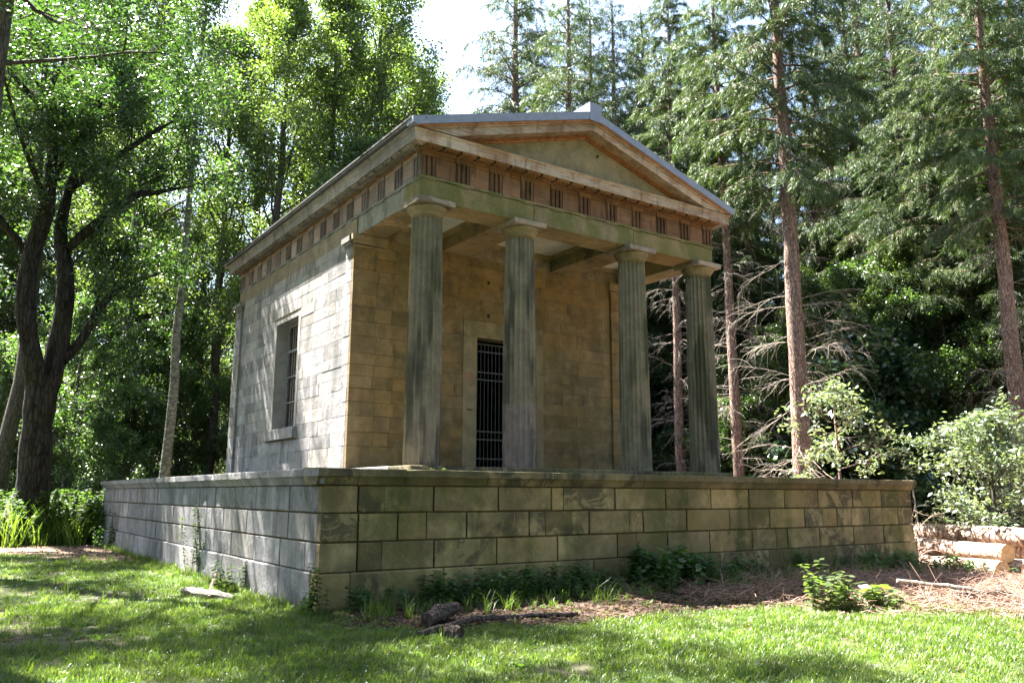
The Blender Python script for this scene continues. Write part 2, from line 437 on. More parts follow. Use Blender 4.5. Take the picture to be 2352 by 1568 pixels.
LC_ = [0, .61, 1.75, 3.14, 4.54, 5.76, 7.06, 8.5, 9.93, 11.28, 12.59, 13.64, 15.17, 16.6, 17.9, 19.0, PD]
LTHIN = {1.99, 6.04, .69, .61, 14.03, 13.64}
def gap(v, thin): return .003 if v in thin else GR
DEPTH = .16
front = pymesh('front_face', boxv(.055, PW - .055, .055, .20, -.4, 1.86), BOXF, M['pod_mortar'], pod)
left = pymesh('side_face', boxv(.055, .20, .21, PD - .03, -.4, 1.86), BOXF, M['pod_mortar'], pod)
for J, za, zb in ((JA, Z2, Z3), (JB, Z1, Z2), (JC, HP, Z1)):
    for i in range(len(J) - 1):
        x0 = J[i] + (gap(J[i], THIN) if i else 0.0); x1 = J[i + 1] - (gap(J[i + 1], THIN) if i < len(J) - 2 else 0.0)
        d = rng.uniform(-.006, .006)
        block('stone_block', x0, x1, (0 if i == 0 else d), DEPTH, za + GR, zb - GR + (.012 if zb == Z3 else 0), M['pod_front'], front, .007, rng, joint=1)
for J, za, zb in ((LA_, Z2, Z3), (LB_, Z1, Z2), (LC_, HP, Z1)):
    for i in range(len(J) - 1):
        y0 = J[i] + (gap(J[i], LTHIN) if i else DEPTH + .004); y1 = J[i + 1] - (gap(J[i + 1], LTHIN) if i < len(J) - 2 else 0.0)
        d = rng.uniform(-.006, .006)
        if i == 0: d = .003
        if y1 - y0 < .05: continue
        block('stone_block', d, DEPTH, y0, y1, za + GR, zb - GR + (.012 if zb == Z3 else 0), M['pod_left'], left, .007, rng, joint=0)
# plinth course
JP = [-.05, .48, 2.13, 3.79, 5.31, 6.58, 7.91, 8.76, 10.33, 12.76, 14.81, PW + .05]
for i in range(len(JP) - 1):
    block('plinth_block', JP[i] + .004, JP[i + 1] - .004, -.05 + rng.uniform(-.004, .004), .2, -.55, HP - .004, M['pod_front'], front, .012, rng, .004)
JPL = [.204, 1.6, 3.3, 4.9, 6.6, 8.4, 10.0, 11.8, 13.7, 15.6, 17.8, PD + .05]
for i in range(len(JPL) - 1):
    block('plinth_block', -.05 + rng.uniform(-.004, .004), .2, JPL[i] + .004, JPL[i + 1] - .004, -.55, HP - .004, M['pod_left'], left, .012, rng, .004)
# coping: bed moulding + projecting slabs, chipped
JK = [-.12, .55, 1.37, 2.95, 5.08, 6.6, 8.2, 10.68, 12.74, 14.2, 15.71, PW + .12]
def coping(parent, mat, lo, hi, side, seed):
    r = random.Random(seed)
    prof = [(0.0, 1.845), (-.03, 1.852), (-.045, 1.89), (-.075, 1.95), (-.085, 1.965), (-.085, 1.975), (-.118, 1.98), (-.12, 2.09), (-.11, 2.10), (.5, 2.115), (.5, 1.845)]
    n = max(3, int((hi - lo) / .28)); V = []; F = []; k = len(prof)
    for a in range(n + 1):
        t = lo + .004 + (hi - lo - .008) * a / n
        chip = max(0, r.gauss(0, .5) - .55) * .05
        for q, (o, z) in enumerate(prof):
            if 6 <= q <= 8: o2, z2 = o + chip + r.uniform(-.003, .003), z - (chip * .6 if q >= 7 else -chip * .2) + r.uniform(-.003, .003)
            else: o2, z2 = o + r.uniform(-.002, .002), z
            V.append((t, o2, z2) if side == 'f' else (o2, t, z2))
    for a in range(n):
        for q in range(k):
            q2 = (q + 1) % k; f = (a * k + q, (a + 1) * k + q, (a + 1) * k + q2, a * k + q2)
            F.append(f if side != 'f' else f[::-1])
    c0 = tuple(range(k)); c1 = tuple(n * k + q for q in range(k))
    F.append(c0 if side == 'f' else c0[::-1]); F.append(c1[::-1] if side == 'f' else c1)
    return pymesh('coping_slab', V, F, mat, parent)
for i in range(len(JK) - 1): coping(front, M['pod_cap'], JK[i], JK[i + 1], 'f', i)
JKL = [.51, 1.14, 2.43, 3.97, 5.32, 6.82, 8.37, 9.81, 12.32, 14.48, 17.72, PD + .12]
for i in range(len(JKL) - 1): coping(left, M['pod_left'] if i else M['pod_left'], JKL[i], JKL[i + 1], 'l', 50 + i)
# side return of the corner coping
cs = MB(); cs.box(-.118, -.002, -.112, .508, 1.98, 2.092); cs.box(-.07, -.002, -.07, .508, 1.86, 1.978); cs.build('coping_slab', M['pod_left'], left)
pymesh('paving', boxv(.44, PW - .04, .44, PD - .04, 2.06, 2.104), BOXF, M['pod_left'], pod)

# ------------------------------------------------------------------ temple
TX0, TX1 = 3.25, 13.01          # outer faces of the antae
TY0, TY1 = 6.71, 16.79
AX = (TX0 + TX1) / 2
FL = 2.30                       # floor of the porch
temple = empty('temple', (AX, 10.0, 2.1))
tag(temple, 'sandstone Doric temple with four fluted columns, pediment and barred door on the podium', 'temple')

sty = pymesh('stylobate', boxv(3.22, 13.04, 3.23, TY1 + .1, 2.09, 2.285), BOXF, M['pod_cap'], temple)
xs = [3.16, 4.4, 5.1, 6.9, 8.1, 9.4, 10.7, 11.9, 13.08]
for i in range(len(xs) - 1):
    block('step_slab', xs[i] + .003, xs[i + 1] - .003, 3.18 + rng.uniform(-.008, .008), 4.2, 2.106, FL + rng.uniform(-.006, .006), M['pod_cap'], sty, .014, rng, .004)
ys = [4.204, 6.0, 8.0, 10.0, 12.0, 14.0, 16.95]
for i in range(len(ys) - 1):
    block('step_slab', 3.16, 3.9, ys[i] + .003, ys[i + 1] - .003, 2.106, FL, M['pod_left'], sty, .012, rng, .003)

COURSE = [FL, 2.86, 3.20, 3.60, 3.94, 4.28, 4.59, 4.88, 5.17, 5.60, 5.98, 6.36, 6.69, 7.0, 7.33, 7.66, 7.95, 8.20]
DO0, DO1, DOZ = 6.54, 9.26, 6.41     # door surround
DI0, DI1, DIZ = 6.98, 8.82, 5.95     # door opening
WF = 6.745                            # front wall face (antae at TY0)
# wall core with the door opening
c = MB(); th = .55
c.box(3.36, DI0 - .08, WF + .014, WF + th, FL - .02, 8.66); c.box(DI1 + .08, 12.9, WF + .014, WF + th, FL - .02, 8.66); c.box(DI0 - .08, DI1 + .08, WF + .015, WF + th - .001, DIZ + .08, 8.66)
fw = c.build('front_wall', M['cel_mortar'], temple)
rw = random.Random(11)
def run_blocks(a, b_, lo=.55, hi=1.5, r=rw):
    out = [a]; 
    while b_ - out[-1] > hi: out.append(out[-1] + r.uniform(lo, hi))
    if b_ - out[-1] < .22 and len(out) > 1: out.pop()
    out.append(b_); return out
AW = 1.15   # anta width on the front
for ci in range(len(COURSE) - 1):
    z0, z1 = COURSE[ci] + .0035, COURSE[ci + 1] - .0035
    # left anta (quoin), wall, right anta
    segs = []
    q = TX0 + rw.choice([.66, .62, .7])
    segs += [(TX0, q, TY0), (q, TX0 + AW + rw.uniform(-.06, .12), TY0)]
    x = segs[-1][1]
    walls = [(x, DO0), (DO1, TX1 - AW)] if z1 <= DOZ + .02 else [(x, TX1 - AW)]
    if z0 < DOZ < z1: walls = [(x, DO0), (DO1, TX1 - AW)]
    for (a, b_) in walls:
        J = run_blocks(a, b_)
        for i in range(len(J) - 1): segs.append((J[i], J[i + 1], WF))
    segs += [(TX1 - AW, TX1 - .5, TY0 - .03), (TX1 - .5, TX1, TY0 - .03)]
    for (a, b_, y) in segs:
        rough = rw.uniform(-.004, .004)
        zt = z1
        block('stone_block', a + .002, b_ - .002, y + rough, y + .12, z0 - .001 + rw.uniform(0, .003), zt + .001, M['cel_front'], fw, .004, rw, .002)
# the strip above the door surround where a course is cut by it
for (a, b_) in ((DO0, 7.4), (7.4, 8.3), (8.3, DO1)):
    block('stone_block', a + .003, b_ - .003, WF, WF + .1, DOZ + .004, 6.69 - .0035, M['cel_front'], fw, .006, rw, .002)
# anta caps
for (a, b_) in ((TX0, TX0 + AW - .3), (TX1 - AW, TX1)):
    m = MB()
    for o, za, zb in ((.03, 7.90, 7.93), (.05, 7.97, 8.05), (.10, 8.05, 8.19)):
        m.box(a - o, b_ + o * (1 if a > 8 else .4), TY0 - o - .03, TY0 + .1, za, zb)
    m.build('anta_cap', M['surround'], temple)
m = MB()
for o, za, zb in ((.03, 7.901, 7.931), (.05, 7.971, 8.051), (.10, 8.051, 8.191)): m.box(TX0 - o, TX0 + .1, TY0 - .028, TY0 + .52 + o, za, zb)
m.build('anta_cap', M['arch_left'], temple)
m = MB()
for o, za, zb in ((.03, 7.90, 7.93), (.05, 7.97, 8.05), (.12, 8.05, 8.19)): m.box(TX0 - o, TX0 + .1, TY1 - .66 - o, TY1 + o, za, zb)
m.build('anta_cap', M['arch_left'], temple)

# door surround: two jambs and a lintel, smooth and slightly proud
ds = MB(); ds.box(DO0 + .004, DI0, WF - .016, WF + .42, FL, DIZ + .001); ds.build('door_jamb', M['surround'], temple)
ds = MB(); ds.box(DI1, DO1 - .004, WF - .016, WF + .42, FL, DIZ + .001); ds.build('door_jamb', M['surround'], temple)
ds = MB(); ds.box(DO0 + .004, DO1 - .004, WF - .018, WF + .42, DIZ + .004, DOZ - .003); ds.build('door_lintel', M['surround'], temple)
# iron gate
GY_ = WF + .26
gate = MB(); gate.box(DI0 + .01, DI0 + .05, GY_ - .02, GY_ + .02, FL + .03, 5.88); gate.box(DI1 - .05, DI1 - .01, GY_ - .02, GY_ + .02, FL + .03, 5.88)
gate = gate.build('iron_gate', M['iron'], temple)
for z in (5.83, 5.62, 5.04, 4.83, 3.40, 3.18, 2.66): pymesh('gate_rail', boxv(DI0 + .052, DI1 - .052, GY_ - .018, GY_ + .018, z - .018, z + .018), BOXF, M['iron'], gate)
nb = 13
for i in range(nb):
    x = DI0 + .052 + (DI1 - DI0 - .104) * (i + 1) / (nb + 1)
    V_, F_ = tube([(x, GY_, FL + .04), (x, GY_, 5.86)], .0125, 6); pymesh('gate_bar', V_, F_, M['iron'], gate)
# graffiti on the left jamb
def strokes(name, mat, segs, w, y):
    m = MB()
    for (x0, z0, x1, z1) in segs:
        dx, dz = x1 - x0, z1 - z0; L = math.hypot(dx, dz) or 1; nx_, nz_ = -dz / L * w / 2, dx / L * w / 2
        m.add([(x0 + nx_, y, z0 + nz_), (x0 - nx_, y, z0 - nz_), (x1 - nx_, y, z1 - nz_), (x1 + nx_, y, z1 + nz_),
               (x0 + nx_, y + .003, z0 + nz_), (x0 - nx_, y + .003, z0 - nz_), (x1 - nx_, y + .003, z1 - nz_), (x1 + nx_, y + .003, z1 + nz_)], BOXF)
    return m.build(name, mat, temple)
gy_ = WF - .0185
strokes('red_graffiti', M['red_paint'], [(6.60, 4.98, 6.60, 4.78), (6.69, 4.97, 6.68, 4.76), (6.60, 4.87, 6.69, 4.87), (6.77, 4.97, 6.77, 4.76), (6.77, 4.97, 6.86, 4.92), (6.86, 4.92, 6.86, 4.83), (6.86, 4.83, 6.77, 4.76)], .014, gy_)
SX = [(.03, .05, 0, .045), (0, .045, .03, .02), (.03, .02, 0, 0), (.04, 0, .055, .05), (.055, .05, .07, 0), (.045, .02, .065, .02), (.08, 0, .08, .05), (.08, .05, .105, .035), (.105, .035, .08, .025), (.08, .025, .11, 0), (.12, 0, .135, .05), (.135, .05, .15, 0), (.125, .02, .145, .02), (.165, 0, .165, .05), (.19, 0, .19, .05), (.165, .025, .19, .025)]
strokes('black_graffiti', M['black_paint'], [(6.66 + a, 3.92 + b_ * 1.1, 6.66 + c_, 3.92 + d * 1.1) for a, b_, c_, d in SX], .009, gy_)
strokes('red_graffiti', M['red_paint'], [(8.95, 4.0, 8.97, 3.4), (9.04, 4.05, 9.05, 3.35), (9.10, 4.1, 9.08, 3.8), (9.12, 4.1, 9.12, 3.3)], .012, gy_)
# dark discs for the shade inside sockets in the wall above the door
for (x, z) in ((7.35, 7.55), (7.35, 6.6)):
    V_, F_ = tube([(x, WF - .006, z), (x, WF + .01, z)], .05, 8); pymesh('socket_shade_disc', V_, F_, M['dark'], temple)

# left wall with the window opening
WX = 3.31
WY0, WY1, WZ0, WZ1 = 10.62, 12.50, 3.56, 6.80
c = MB()
c.box(WX + .014, WX + .55, WF + .02, WY0 - .06, FL - .02, 8.66); c.box(WX + .014, WX + .55, WY1 + .06, TY1 - .06, FL - .02, 8.66)
c.box(WX + .015, WX + .549, WY0 - .06, WY1 + .06, FL - .02, WZ0 - .03); c.box(WX + .015, WX + .549, WY0 - .06, WY1 + .06, WZ1 + .05, 8.66)
lw = c.build('side_wall', M['cel_mortar'], temple)
rl = random.Random(21)
AY = .50
for ci in range(len(COURSE) - 1):
    z0, z1 = COURSE[ci] + .0035, COURSE[ci + 1] - .0035
    zm = (z0 + z1) / 2
    segs = [(TY0 + .124, TY0 + AY, TX0)]
    spans = [(TY0 + AY, WY0 - .17), (WY1 + .17, TY1 - .66)] if WZ0 - .2 < zm < WZ1 + .12 else [(TY0 + AY, TY1 - .66)]
    for a, b_ in spans:
        J = run_blocks(a, b_, .65, 1.7, rl)
        for i in range(len(J) - 1): segs.append((J[i], J[i + 1], WX))
    segs.append((TY1 - .66, TY1, TX0 - .02))
    for a, b_, x in segs:
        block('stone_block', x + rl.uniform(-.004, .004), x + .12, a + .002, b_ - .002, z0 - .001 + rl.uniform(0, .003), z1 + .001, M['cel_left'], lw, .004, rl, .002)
# smooth window margin
for nm, a, b_, z0, z1 in (('window_jamb', WY0 - .167, WY0, WZ0 - .02, WZ1 + .1), ('window_jamb', WY1, WY1 + .167, WZ0 - .02, WZ1 + .1), ('window_lintel', WY0 + .003, WY1 - .003, WZ1, WZ1 + .1)):
    pymesh(nm, boxv(WX - .006, WX + .5, a, b_, z0, z1), BOXF, M['cel_left'], temple)
block('window_sill', WX - .15, WX + .545, WY0 - .30, WY1 + .32, 3.24, WZ0 - .003, M['cel_left'], temple, .01, rl)
# window: steel frame, glazing bars, security bars
fx = WX + .36
win = MB(); win.box(fx, fx + .05, WY0 + .003, WY0 + .08, WZ0, WZ1 - .003); win.box(fx, fx + .05, WY1 - .08, WY1 - .003, WZ0, WZ1 - .003)
win.box(fx, fx + .05, WY0 + .08, WY1 - .08, WZ1 - .06, WZ1 - .003); win.box(fx, fx + .05, WY0 + .08, WY1 - .08, WZ0, WZ0 + .05)
win = win.build('window', M['winframe'], temple)
for z, h in ((5.99, .035), (5.19, .018), (4.41, .018)): pymesh('window_rail', boxv(fx + .004, fx + .046, WY0 + .08, WY1 - .08, z - h, z + h), BOXF, M['winframe'], win)
ym = (WY0 + WY1) / 2
pymesh('window_mullion', boxv(fx - .01, fx + .048, ym - .03, ym + .03, WZ0 + .05, WZ1 - .06), BOXF, M['winframe'], win)
for i in range(8):
    y = WY0 + .08 + (WY1 - WY0 - .16) * (i + 1) / 9
    V_, F_ = tube([(fx + .08, y, WZ0 + .01), (fx + .08, y, WZ1 - .02)], .014, 6); pymesh('window_bar', V_, F_, M['winframe'], win)
pymesh('window_pane', boxv(fx + .11, fx + .116, WY0 + .003, WY1 - .003, WZ0 + .01, WZ1 - .01), BOXF, M['glass'], win)

# right and rear walls, plain ashlar
c = MB(); c.box(12.5, 12.95, WF + .02, TY1 - .06, FL - .02, 8.66); sw = c.build('side_wall', M['cel_left'], temple)
c = MB(); c.box(WX + .56, 12.49, TY1 - .56, TY1 - .07, FL - .02, 8.66); c.build('rear_wall', M['cel_left'], temple)
c = MB(); c.box(TX1 - .5, TX1, TY0 + .1, TY0 + .6, FL, 8.19); c.box(TX1 - .5, TX1, TY1 - .6, TY1, FL, 8.19); c.build('anta', M['cel_left'], temple)

# ------------------------------------------------------------------ columns
def flute_ring(r, depth, nf=20, seg=6, ph=0.0):
    out = []
    for i in range(nf * seg):
        th_ = 2 * math.pi * i / (nf * seg) + ph; t = (i % seg) / seg
        rr = r * (1 - depth * math.sin(math.pi * t) ** .75) if t else r
        out.append((rr * math.cos(th_), rr * math.sin(th_)))
    return out
def shaft(name, cx, cy, z0, z1, mat, parent, seed, wear, ph, closed=True):
    r_ = random.Random(seed); n = max(4, int((z1 - z0) / .22)); V = []; F = []; k = 120
    lump = [r_.uniform(-1, 1) for _ in range(200)]
    for a in range(n + 1):
        z = z0 + (z1 - z0) * a / n; t = (z - FL) / (7.86 - FL)
        R_ = .412 - .058 * t + .010 * math.sin(math.pi * t)
        for i, (x, y) in enumerate(flute_ring(R_, .16, ph=ph)):
            # worn arrises: pull sharp edges in by an irregular amount, more towards the foot
            fl = i % 6
            w = 0
            if fl in (0, 1, 5):
                w = max(0, r_.gauss(0, 1) * (.004 + wear * (1 - t) ** 6 * .022)) * (1 if fl == 0 else .4)
            s = 1 - w / R_
            V.append((cx + x * s, cy + y * s, z))
    for a in range(n):
        for i in range(k):
            i2 = (i + 1) % k; F.append((a * k + i, a * k + i2, (a + 1) * k + i2, (a + 1) * k + i))
    F.append(tuple(range(k))[::-1]); F.append(tuple(n * k + i for i in range(k)))
    return pymesh(name, V, F, mat, parent)
def lathe(name, cx, cy, prof, mat, parent, n=40):
    V = []; F = []; k = len(prof)
    for r_, z in prof:
        for i in range(n): V.append((cx + r_ * math.cos(2 * math.pi * i / n), cy + r_ * math.sin(2 * math.pi * i / n), z))
    for a in range(k - 1):
        for i in range(n):
            i2 = (i + 1) % n; F.append((a * n + i, a * n + i2, (a + 1) * n + i2, (a + 1) * n + i))
    F.append(tuple(range(n))[::-1]); F.append(tuple((k - 1) * n + i for i in range(n)))
    return pymesh(name, V, F, mat, parent, smooth=True)
CY = 3.709
for i, (cx, zj, pink) in enumerate(((3.697, 3.56, 0), (6.283, 3.79, 1), (9.975, 4.02, 0), (12.559, 2.98, 0))):
    col_ = empty('column', (cx, CY, FL), temple)
    shaft('column_drum', cx, CY, FL + .001, zj - .003, M['column_pink'] if pink else M['column'], col_, 5 + i, 1.0 if i < 3 else .6, .03 * i)
    sh = shaft('column_shaft', cx, CY, zj, 7.86, M['column'], col_, 15 + i, .5, .03 * i)
    lathe('capital', cx, CY, [(.33, 7.80), (.352, 7.862), (.362, 7.867), (.362, 7.876), (.356, 7.880), (.370, 7.890), (.370, 7.899), (.366, 7.904), (.400, 7.945), (.432, 7.990), (.452, 8.025), (.456, 8.045), (.448, 8.064), (.43, 8.072)], M['capital'], col_)
    block('abacus', cx - .475, cx + .475, CY - .475, CY + .475, 8.073, 8.208, M['abacus'], col_, .012, rng, .004)

# ------------------------------------------------------------------ entablature
EX0, EX1, EY0, EYB = 3.36, 12.90, 3.43, 16.80
ZA0, ZA1, ZF1 = 8.21, 8.762, 9.344
arch = MB(); arch.box(EX0 + .06, EX1 - .06, EY0 + .06, EY0 + .78, ZA0 + .03, ZA1 - .02); arch = arch.build('architrave', M['soffit'], temple)
JAx = [EX0, 6.51, 9.82, EX1]
for i in range(3):
    V_, F_ = chamfer_box(JAx[i] + (.006 if i else 0), JAx[i + 1] - (.006 if i < 2 else 0), EY0, EY0 + .82, ZA0, ZA1 - .062, .01, rng, .004)
    o = pymesh('architrave_block', V_, F_, M['arch_front'], arch); o.data.materials.append(M['soffit'])
    for pg in o.data.polygons:
        if pg.normal.z < -.8 or pg.normal.y > .8: pg.material_index = 1
JAy = [EY0 + .824, 7.27, 8.46, 9.94, 13.37, EYB]
for side, x0, x1, mt in ((0, EX0, EX0 + .7, M['arch_left']), (1, EX1 - .7, EX1, M['arch_left'])):
    for i in range(len(JAy) - 1):
        V_, F_ = chamfer_box(x0, x1, JAy[i] + .003, JAy[i + 1] - .003, ZA0, ZA1 - .062, .007, rng, .002)
        o = pymesh('architrave_block', V_, F_, mt, arch); o.data.materials.append(M['soffit'])
        for pg in o.data.polygons:
            if pg.normal.z < -.8 or (pg.normal.x > .8 and side == 0) or (pg.normal.x < -.8 and side == 1): pg.material_index = 1
# taenia
pymesh('taenia', boxv(EX0 - .025, EX1 + .025, EY0 - .025, EY0 + .3, ZA1 - .06, ZA1), BOXF, M['arch_front'], arch)
pymesh('taenia', boxv(EX0 - .024, EX0 + .3, EY0 + .302, EYB + .02, ZA1 - .06, ZA1), BOXF, M['arch_left'], arch)
# frieze: backing, triglyphs, metopes
fz = MB(); fz.box(EX0 + .05, EX1 - .05, EY0 + .05, EYB - .05, ZA1 + .001, ZF1 + .2); fz = fz.build('frieze', M['dark'], temple)
def tri_mesh(w, h):
    g_ = .055; xs_ = [(-w / 2, .03), (-w / 2 + .03, .0)]
    pr = [(-w / 2, .045), (-w / 2 + .035, 0)]
    c1_, c2_ = -w / 6, w / 6
    for c_ in (c1_, c2_): pr += [(c_ - g_ / 2, 0), (c_ - g_ / 2 + .006, .042), (c_ + g_ / 2 - .006, .042), (c_ + g_ / 2, 0)]
    pr += [(w / 2 - .035, 0), (w / 2, .045), (w / 2, .11), (-w / 2, .11)]
    k = len(pr); V_ = [(x, y, 0) for x, y in pr] + [(x, y, h) for x, y in pr]
    F_ = [(q, (q + 1) % k, k + (q + 1) % k, k + q) for q in range(k)] + [tuple(range(k))[::-1], tuple(range(k, 2 * k))]
    me_ = bpy.data.meshes.new('triglyph'); me_.from_pydata(V_, [], F_); me_.update(); return me_
TW = .38; TH = .465
tm_f = tri_mesh(TW, TH); tm_f.materials.append(M['trig']); tm_s = tri_mesh(TW, TH); tm_s.materials.append(M['trig_s'])
NF_, NS_ = 11, 15
sp = (EX1 - EX0 - TW) / (NF_ - 1)
fzw = world_loc(fz)
for i in range(NF_):
    x = EX0 + TW / 2 + sp * i
    o = bpy.data.objects.new('triglyph', tm_f); COL.objects.link(o); o.parent = fz; o.location = Vector((x, EY0 - .03, ZA1 + .004)) - fzw
    # capping band of the triglyph and the metope beside it
    pymesh('triglyph_band', boxv(x - TW / 2 - .006, x + TW / 2 + .006, EY0 - .03, EY0 + .09, ZA1 + TH + .006, ZF1 - .003), BOXF, M['metope'], fz)
    if i < NF_ - 1:
        a, b_ = x + TW / 2 + .014, x + sp - TW / 2 - .004
        block('metope', a, b_, EY0 + .012, EY0 + .1, ZA1 + .003, ZF1 - .105, M['metope'], fz, .004, rng)
        block('metope_band', a, b_, EY0 + .002, EY0 + .1, ZF1 - .102, ZF1 - .003, M['metope'], fz, .004, rng)
    # regula with small drops under the taenia
    m = MB(); m.box(x - TW / 2, x + TW / 2, EY0 - .018, EY0 + .03, ZA1 - .082, ZA1 - .061)
    for q in range(6): m.box(x - TW / 2 + .02 + q * .058, x - TW / 2 + .05 + q * .058, EY0 - .014, EY0 + .02, ZA1 - .105, ZA1 - .082)
    m.build('regula', M['arch_front'], arch)
sps = (EYB - EY0 - TW) / (NS_ - 1)
for i in range(NS_):
    y = EY0 + TW / 2 + sps * i
    o = bpy.data.objects.new('triglyph', tm_s); COL.objects.link(o); o.parent = fz
    o.rotation_euler = (0, 0, -math.pi / 2); o.location = Vector((EX0 - .03, y, ZA1 + .004)) - fzw
    pymesh('triglyph_band', boxv(EX0 - .03, EX0 + .09, y - TW / 2 - .006 + (.13 if i == 0 else 0), y + TW / 2 + .006, ZA1 + TH + .006, ZF1 - .003), BOXF, M['metope_s'], fz)
    if i < NS_ - 1:
        a, b_ = y + TW / 2 + .004, y + sps - TW / 2 - .014
        block('metope', EX0 + .012, EX0 + .1, a, b_, ZA1 + .003, ZF1 - .105, M['metope_s'], fz, .004, rng)
        block('metope_band', EX0 + .002, EX0 + .1, a, b_, ZF1 - .102, ZF1 - .003, M['metope_s'], fz, .004, rng)
    m = MB(); m.box(EX0 - .018, EX0 + .03, y - TW / 2, y + TW / 2, ZA1 - .082, ZA1 - .061)
    for q in range(6): m.box(EX0 - .014, EX0 + .02, y - TW / 2 + .02 + q * .058, y - TW / 2 + .05 + q * .058, ZA1 - .105, ZA1 - .082)
    m.build('regula', M['arch_left'], arch)

# cornice
OC = .36
CX0, CX1, CY0_, CYB = EX0 - OC, EX1 + OC, EY0 - OC, EYB + OC
ZC0, ZC1 = 9.42, 9.665
corn = MB(); corn.box(EX0 - .06, EX1 + .06, EY0 - .06, EYB + .06, ZF1 + .001, ZC0 + .05)
corn = corn.build('cornice', M['mutule'], temple)
# front corona as lengths of moulded timber; profile = (outward offset, z)
CPROF = [(0.06, ZC0), (.30, ZC0 - .012), (.345, ZC0 - .03), (.36, ZC0 - .028), (.36, ZC1 - .07), (.375, ZC1 - .05), (.395, ZC1 - .02), (.395, ZC1), (.06, ZC1 + .03)]
def moulding(name, prof, a, b_, axis, base, mat, parent, n=1, mitre=(True, True), sgn=-1, rr=None):
    """sweep a profile along x (axis 0, outward = -y) or y (axis 1, outward = -x or +x)"""
    V_ = []; F_ = []; k = len(prof)
    for s in range(n + 1):
        t = s / n
        for o, z in prof:
            lo = a - (o if mitre[0] else 0); hi = b_ + (o if mitre[1] else 0)
            q = lo + (hi - lo) * t
            w = base + sgn * o + (rr.uniform(-.004, .004) if rr and 0 < s < n else 0)
            V_.append((q, w, z) if axis == 0 else (w, q, z))
    for s in range(n):
        for q in range(k):
            q2 = (q + 1) % k; F_.append((s * k + q, s * k + q2, (s + 1) * k + q2, (s + 1) * k + q))
    F_.append(tuple(range(k))); F_.append(tuple(n * k + q for q in range(k))[::-1])
    o = pymesh(name, V_, F_, mat, parent)
    import bmesh
    bm_ = bmesh.new(); bm_.from_mesh(o.data); bmesh.ops.recalc_face_normals(bm_, faces=bm_.faces); bm_.to_mesh(o.data); bm_.free()
    return o
js = [EX0, 5.35, 7.9, 10.6, EX1]
for i in range(4): moulding('corona_board', CPROF, js[i] + (.002 if i else 0), js[i + 1], 0, EY0, M['corona'], corn, 8, (i == 0, i == 3), -1, rng)
js = [EY0, 6.0, 9.1, 12.4, EYB]
for i in range(4): moulding('corona_board', CPROF, js[i] + (.002 if i else 0), js[i + 1], 1, EX0, M['corona_s'], corn, 8, (i == 0, i == 3), -1, rng)
moulding('corona_board', CPROF, EY0, EYB, 1, EX1, M['corona_s'], corn, 4, (True, True), 1)
# mutules with their rows of drops
def mutule_mesh(w, d):
    m = MB(); m.box(-w / 2, w / 2, -d, 0, 0, .045)
    for r_ in range(3):
        for q in range(6):
            cx_ = -w / 2 + w * (q + .5) / 6; cy_ = -d + d * (r_ + .55) / 3.2
            m.box(cx_ - .019, cx_ + .019, cy_ - .019, cy_ + .019, -.03, .0)
    me_ = bpy.data.meshes.new('mutule'); me_.from_pydata(m.v, [], m.f); return me_
mm_f = mutule_mesh(.40, .25); mm_f.materials.append(M['mutule']); mm_s = mutule_mesh(.40, .25); mm_s.materials.append(M['corona_s'])
cw = world_loc(corn)
for i in range(2 * NF_ - 1):
    x = EX0 + TW / 2 + sp * i / 2
    o = bpy.data.objects.new('mutule', mm_f); COL.objects.link(o); o.parent = corn; o.location = Vector((x, EY0 - .062, ZC0 - .05)) - cw
    if i < 2 * NF_ - 2:
        xx = x + sp / 4; pymesh('gap_shade_strip', boxv(xx - .022, xx + .022, EY0 - .33, EY0 - .07, ZC0 - .062, ZC0 - .014), BOXF, M['dark'], corn)  # dark strips painted as the shaded gaps between mutules
for i in range(2 * NS_ - 1):
    y = EY0 + TW / 2 + sps * i / 2
    o = bpy.data.objects.new('mutule', mm_s); COL.objects.link(o); o.parent = corn; o.rotation_euler = (0, 0, -math.pi / 2)
    o.location = Vector((EX0 - .062, y, ZC0 - .05)) - cw
# eaves gutter mouldings on the left side
EPROF = [(.30, ZC1 + .02), (.40, ZC1 + .004), (.42, ZC1 + .05), (.45, ZC1 + .085), (.47, ZC1 + .13), (.47, ZC1 + .15), (.30, ZC1 + .15)]
moulding('eaves_moulding', EPROF, EY0 - .3, EYB + .3, 1, EX0, M['corona_s'], corn, 10, (False, True), -1, rng)
moulding('eaves_moulding', EPROF, EY0 - .3, EYB + .3, 1, EX1, M['corona_s'], corn, 4, (False, True), 1)

ge = MB(); ge.box(EX0 - .50, EX0 - .42, EY0 - .40, EYB + .42, ZC1 + .151, ZC1 + .20); ge.build('gutter', M['roof'], corn)
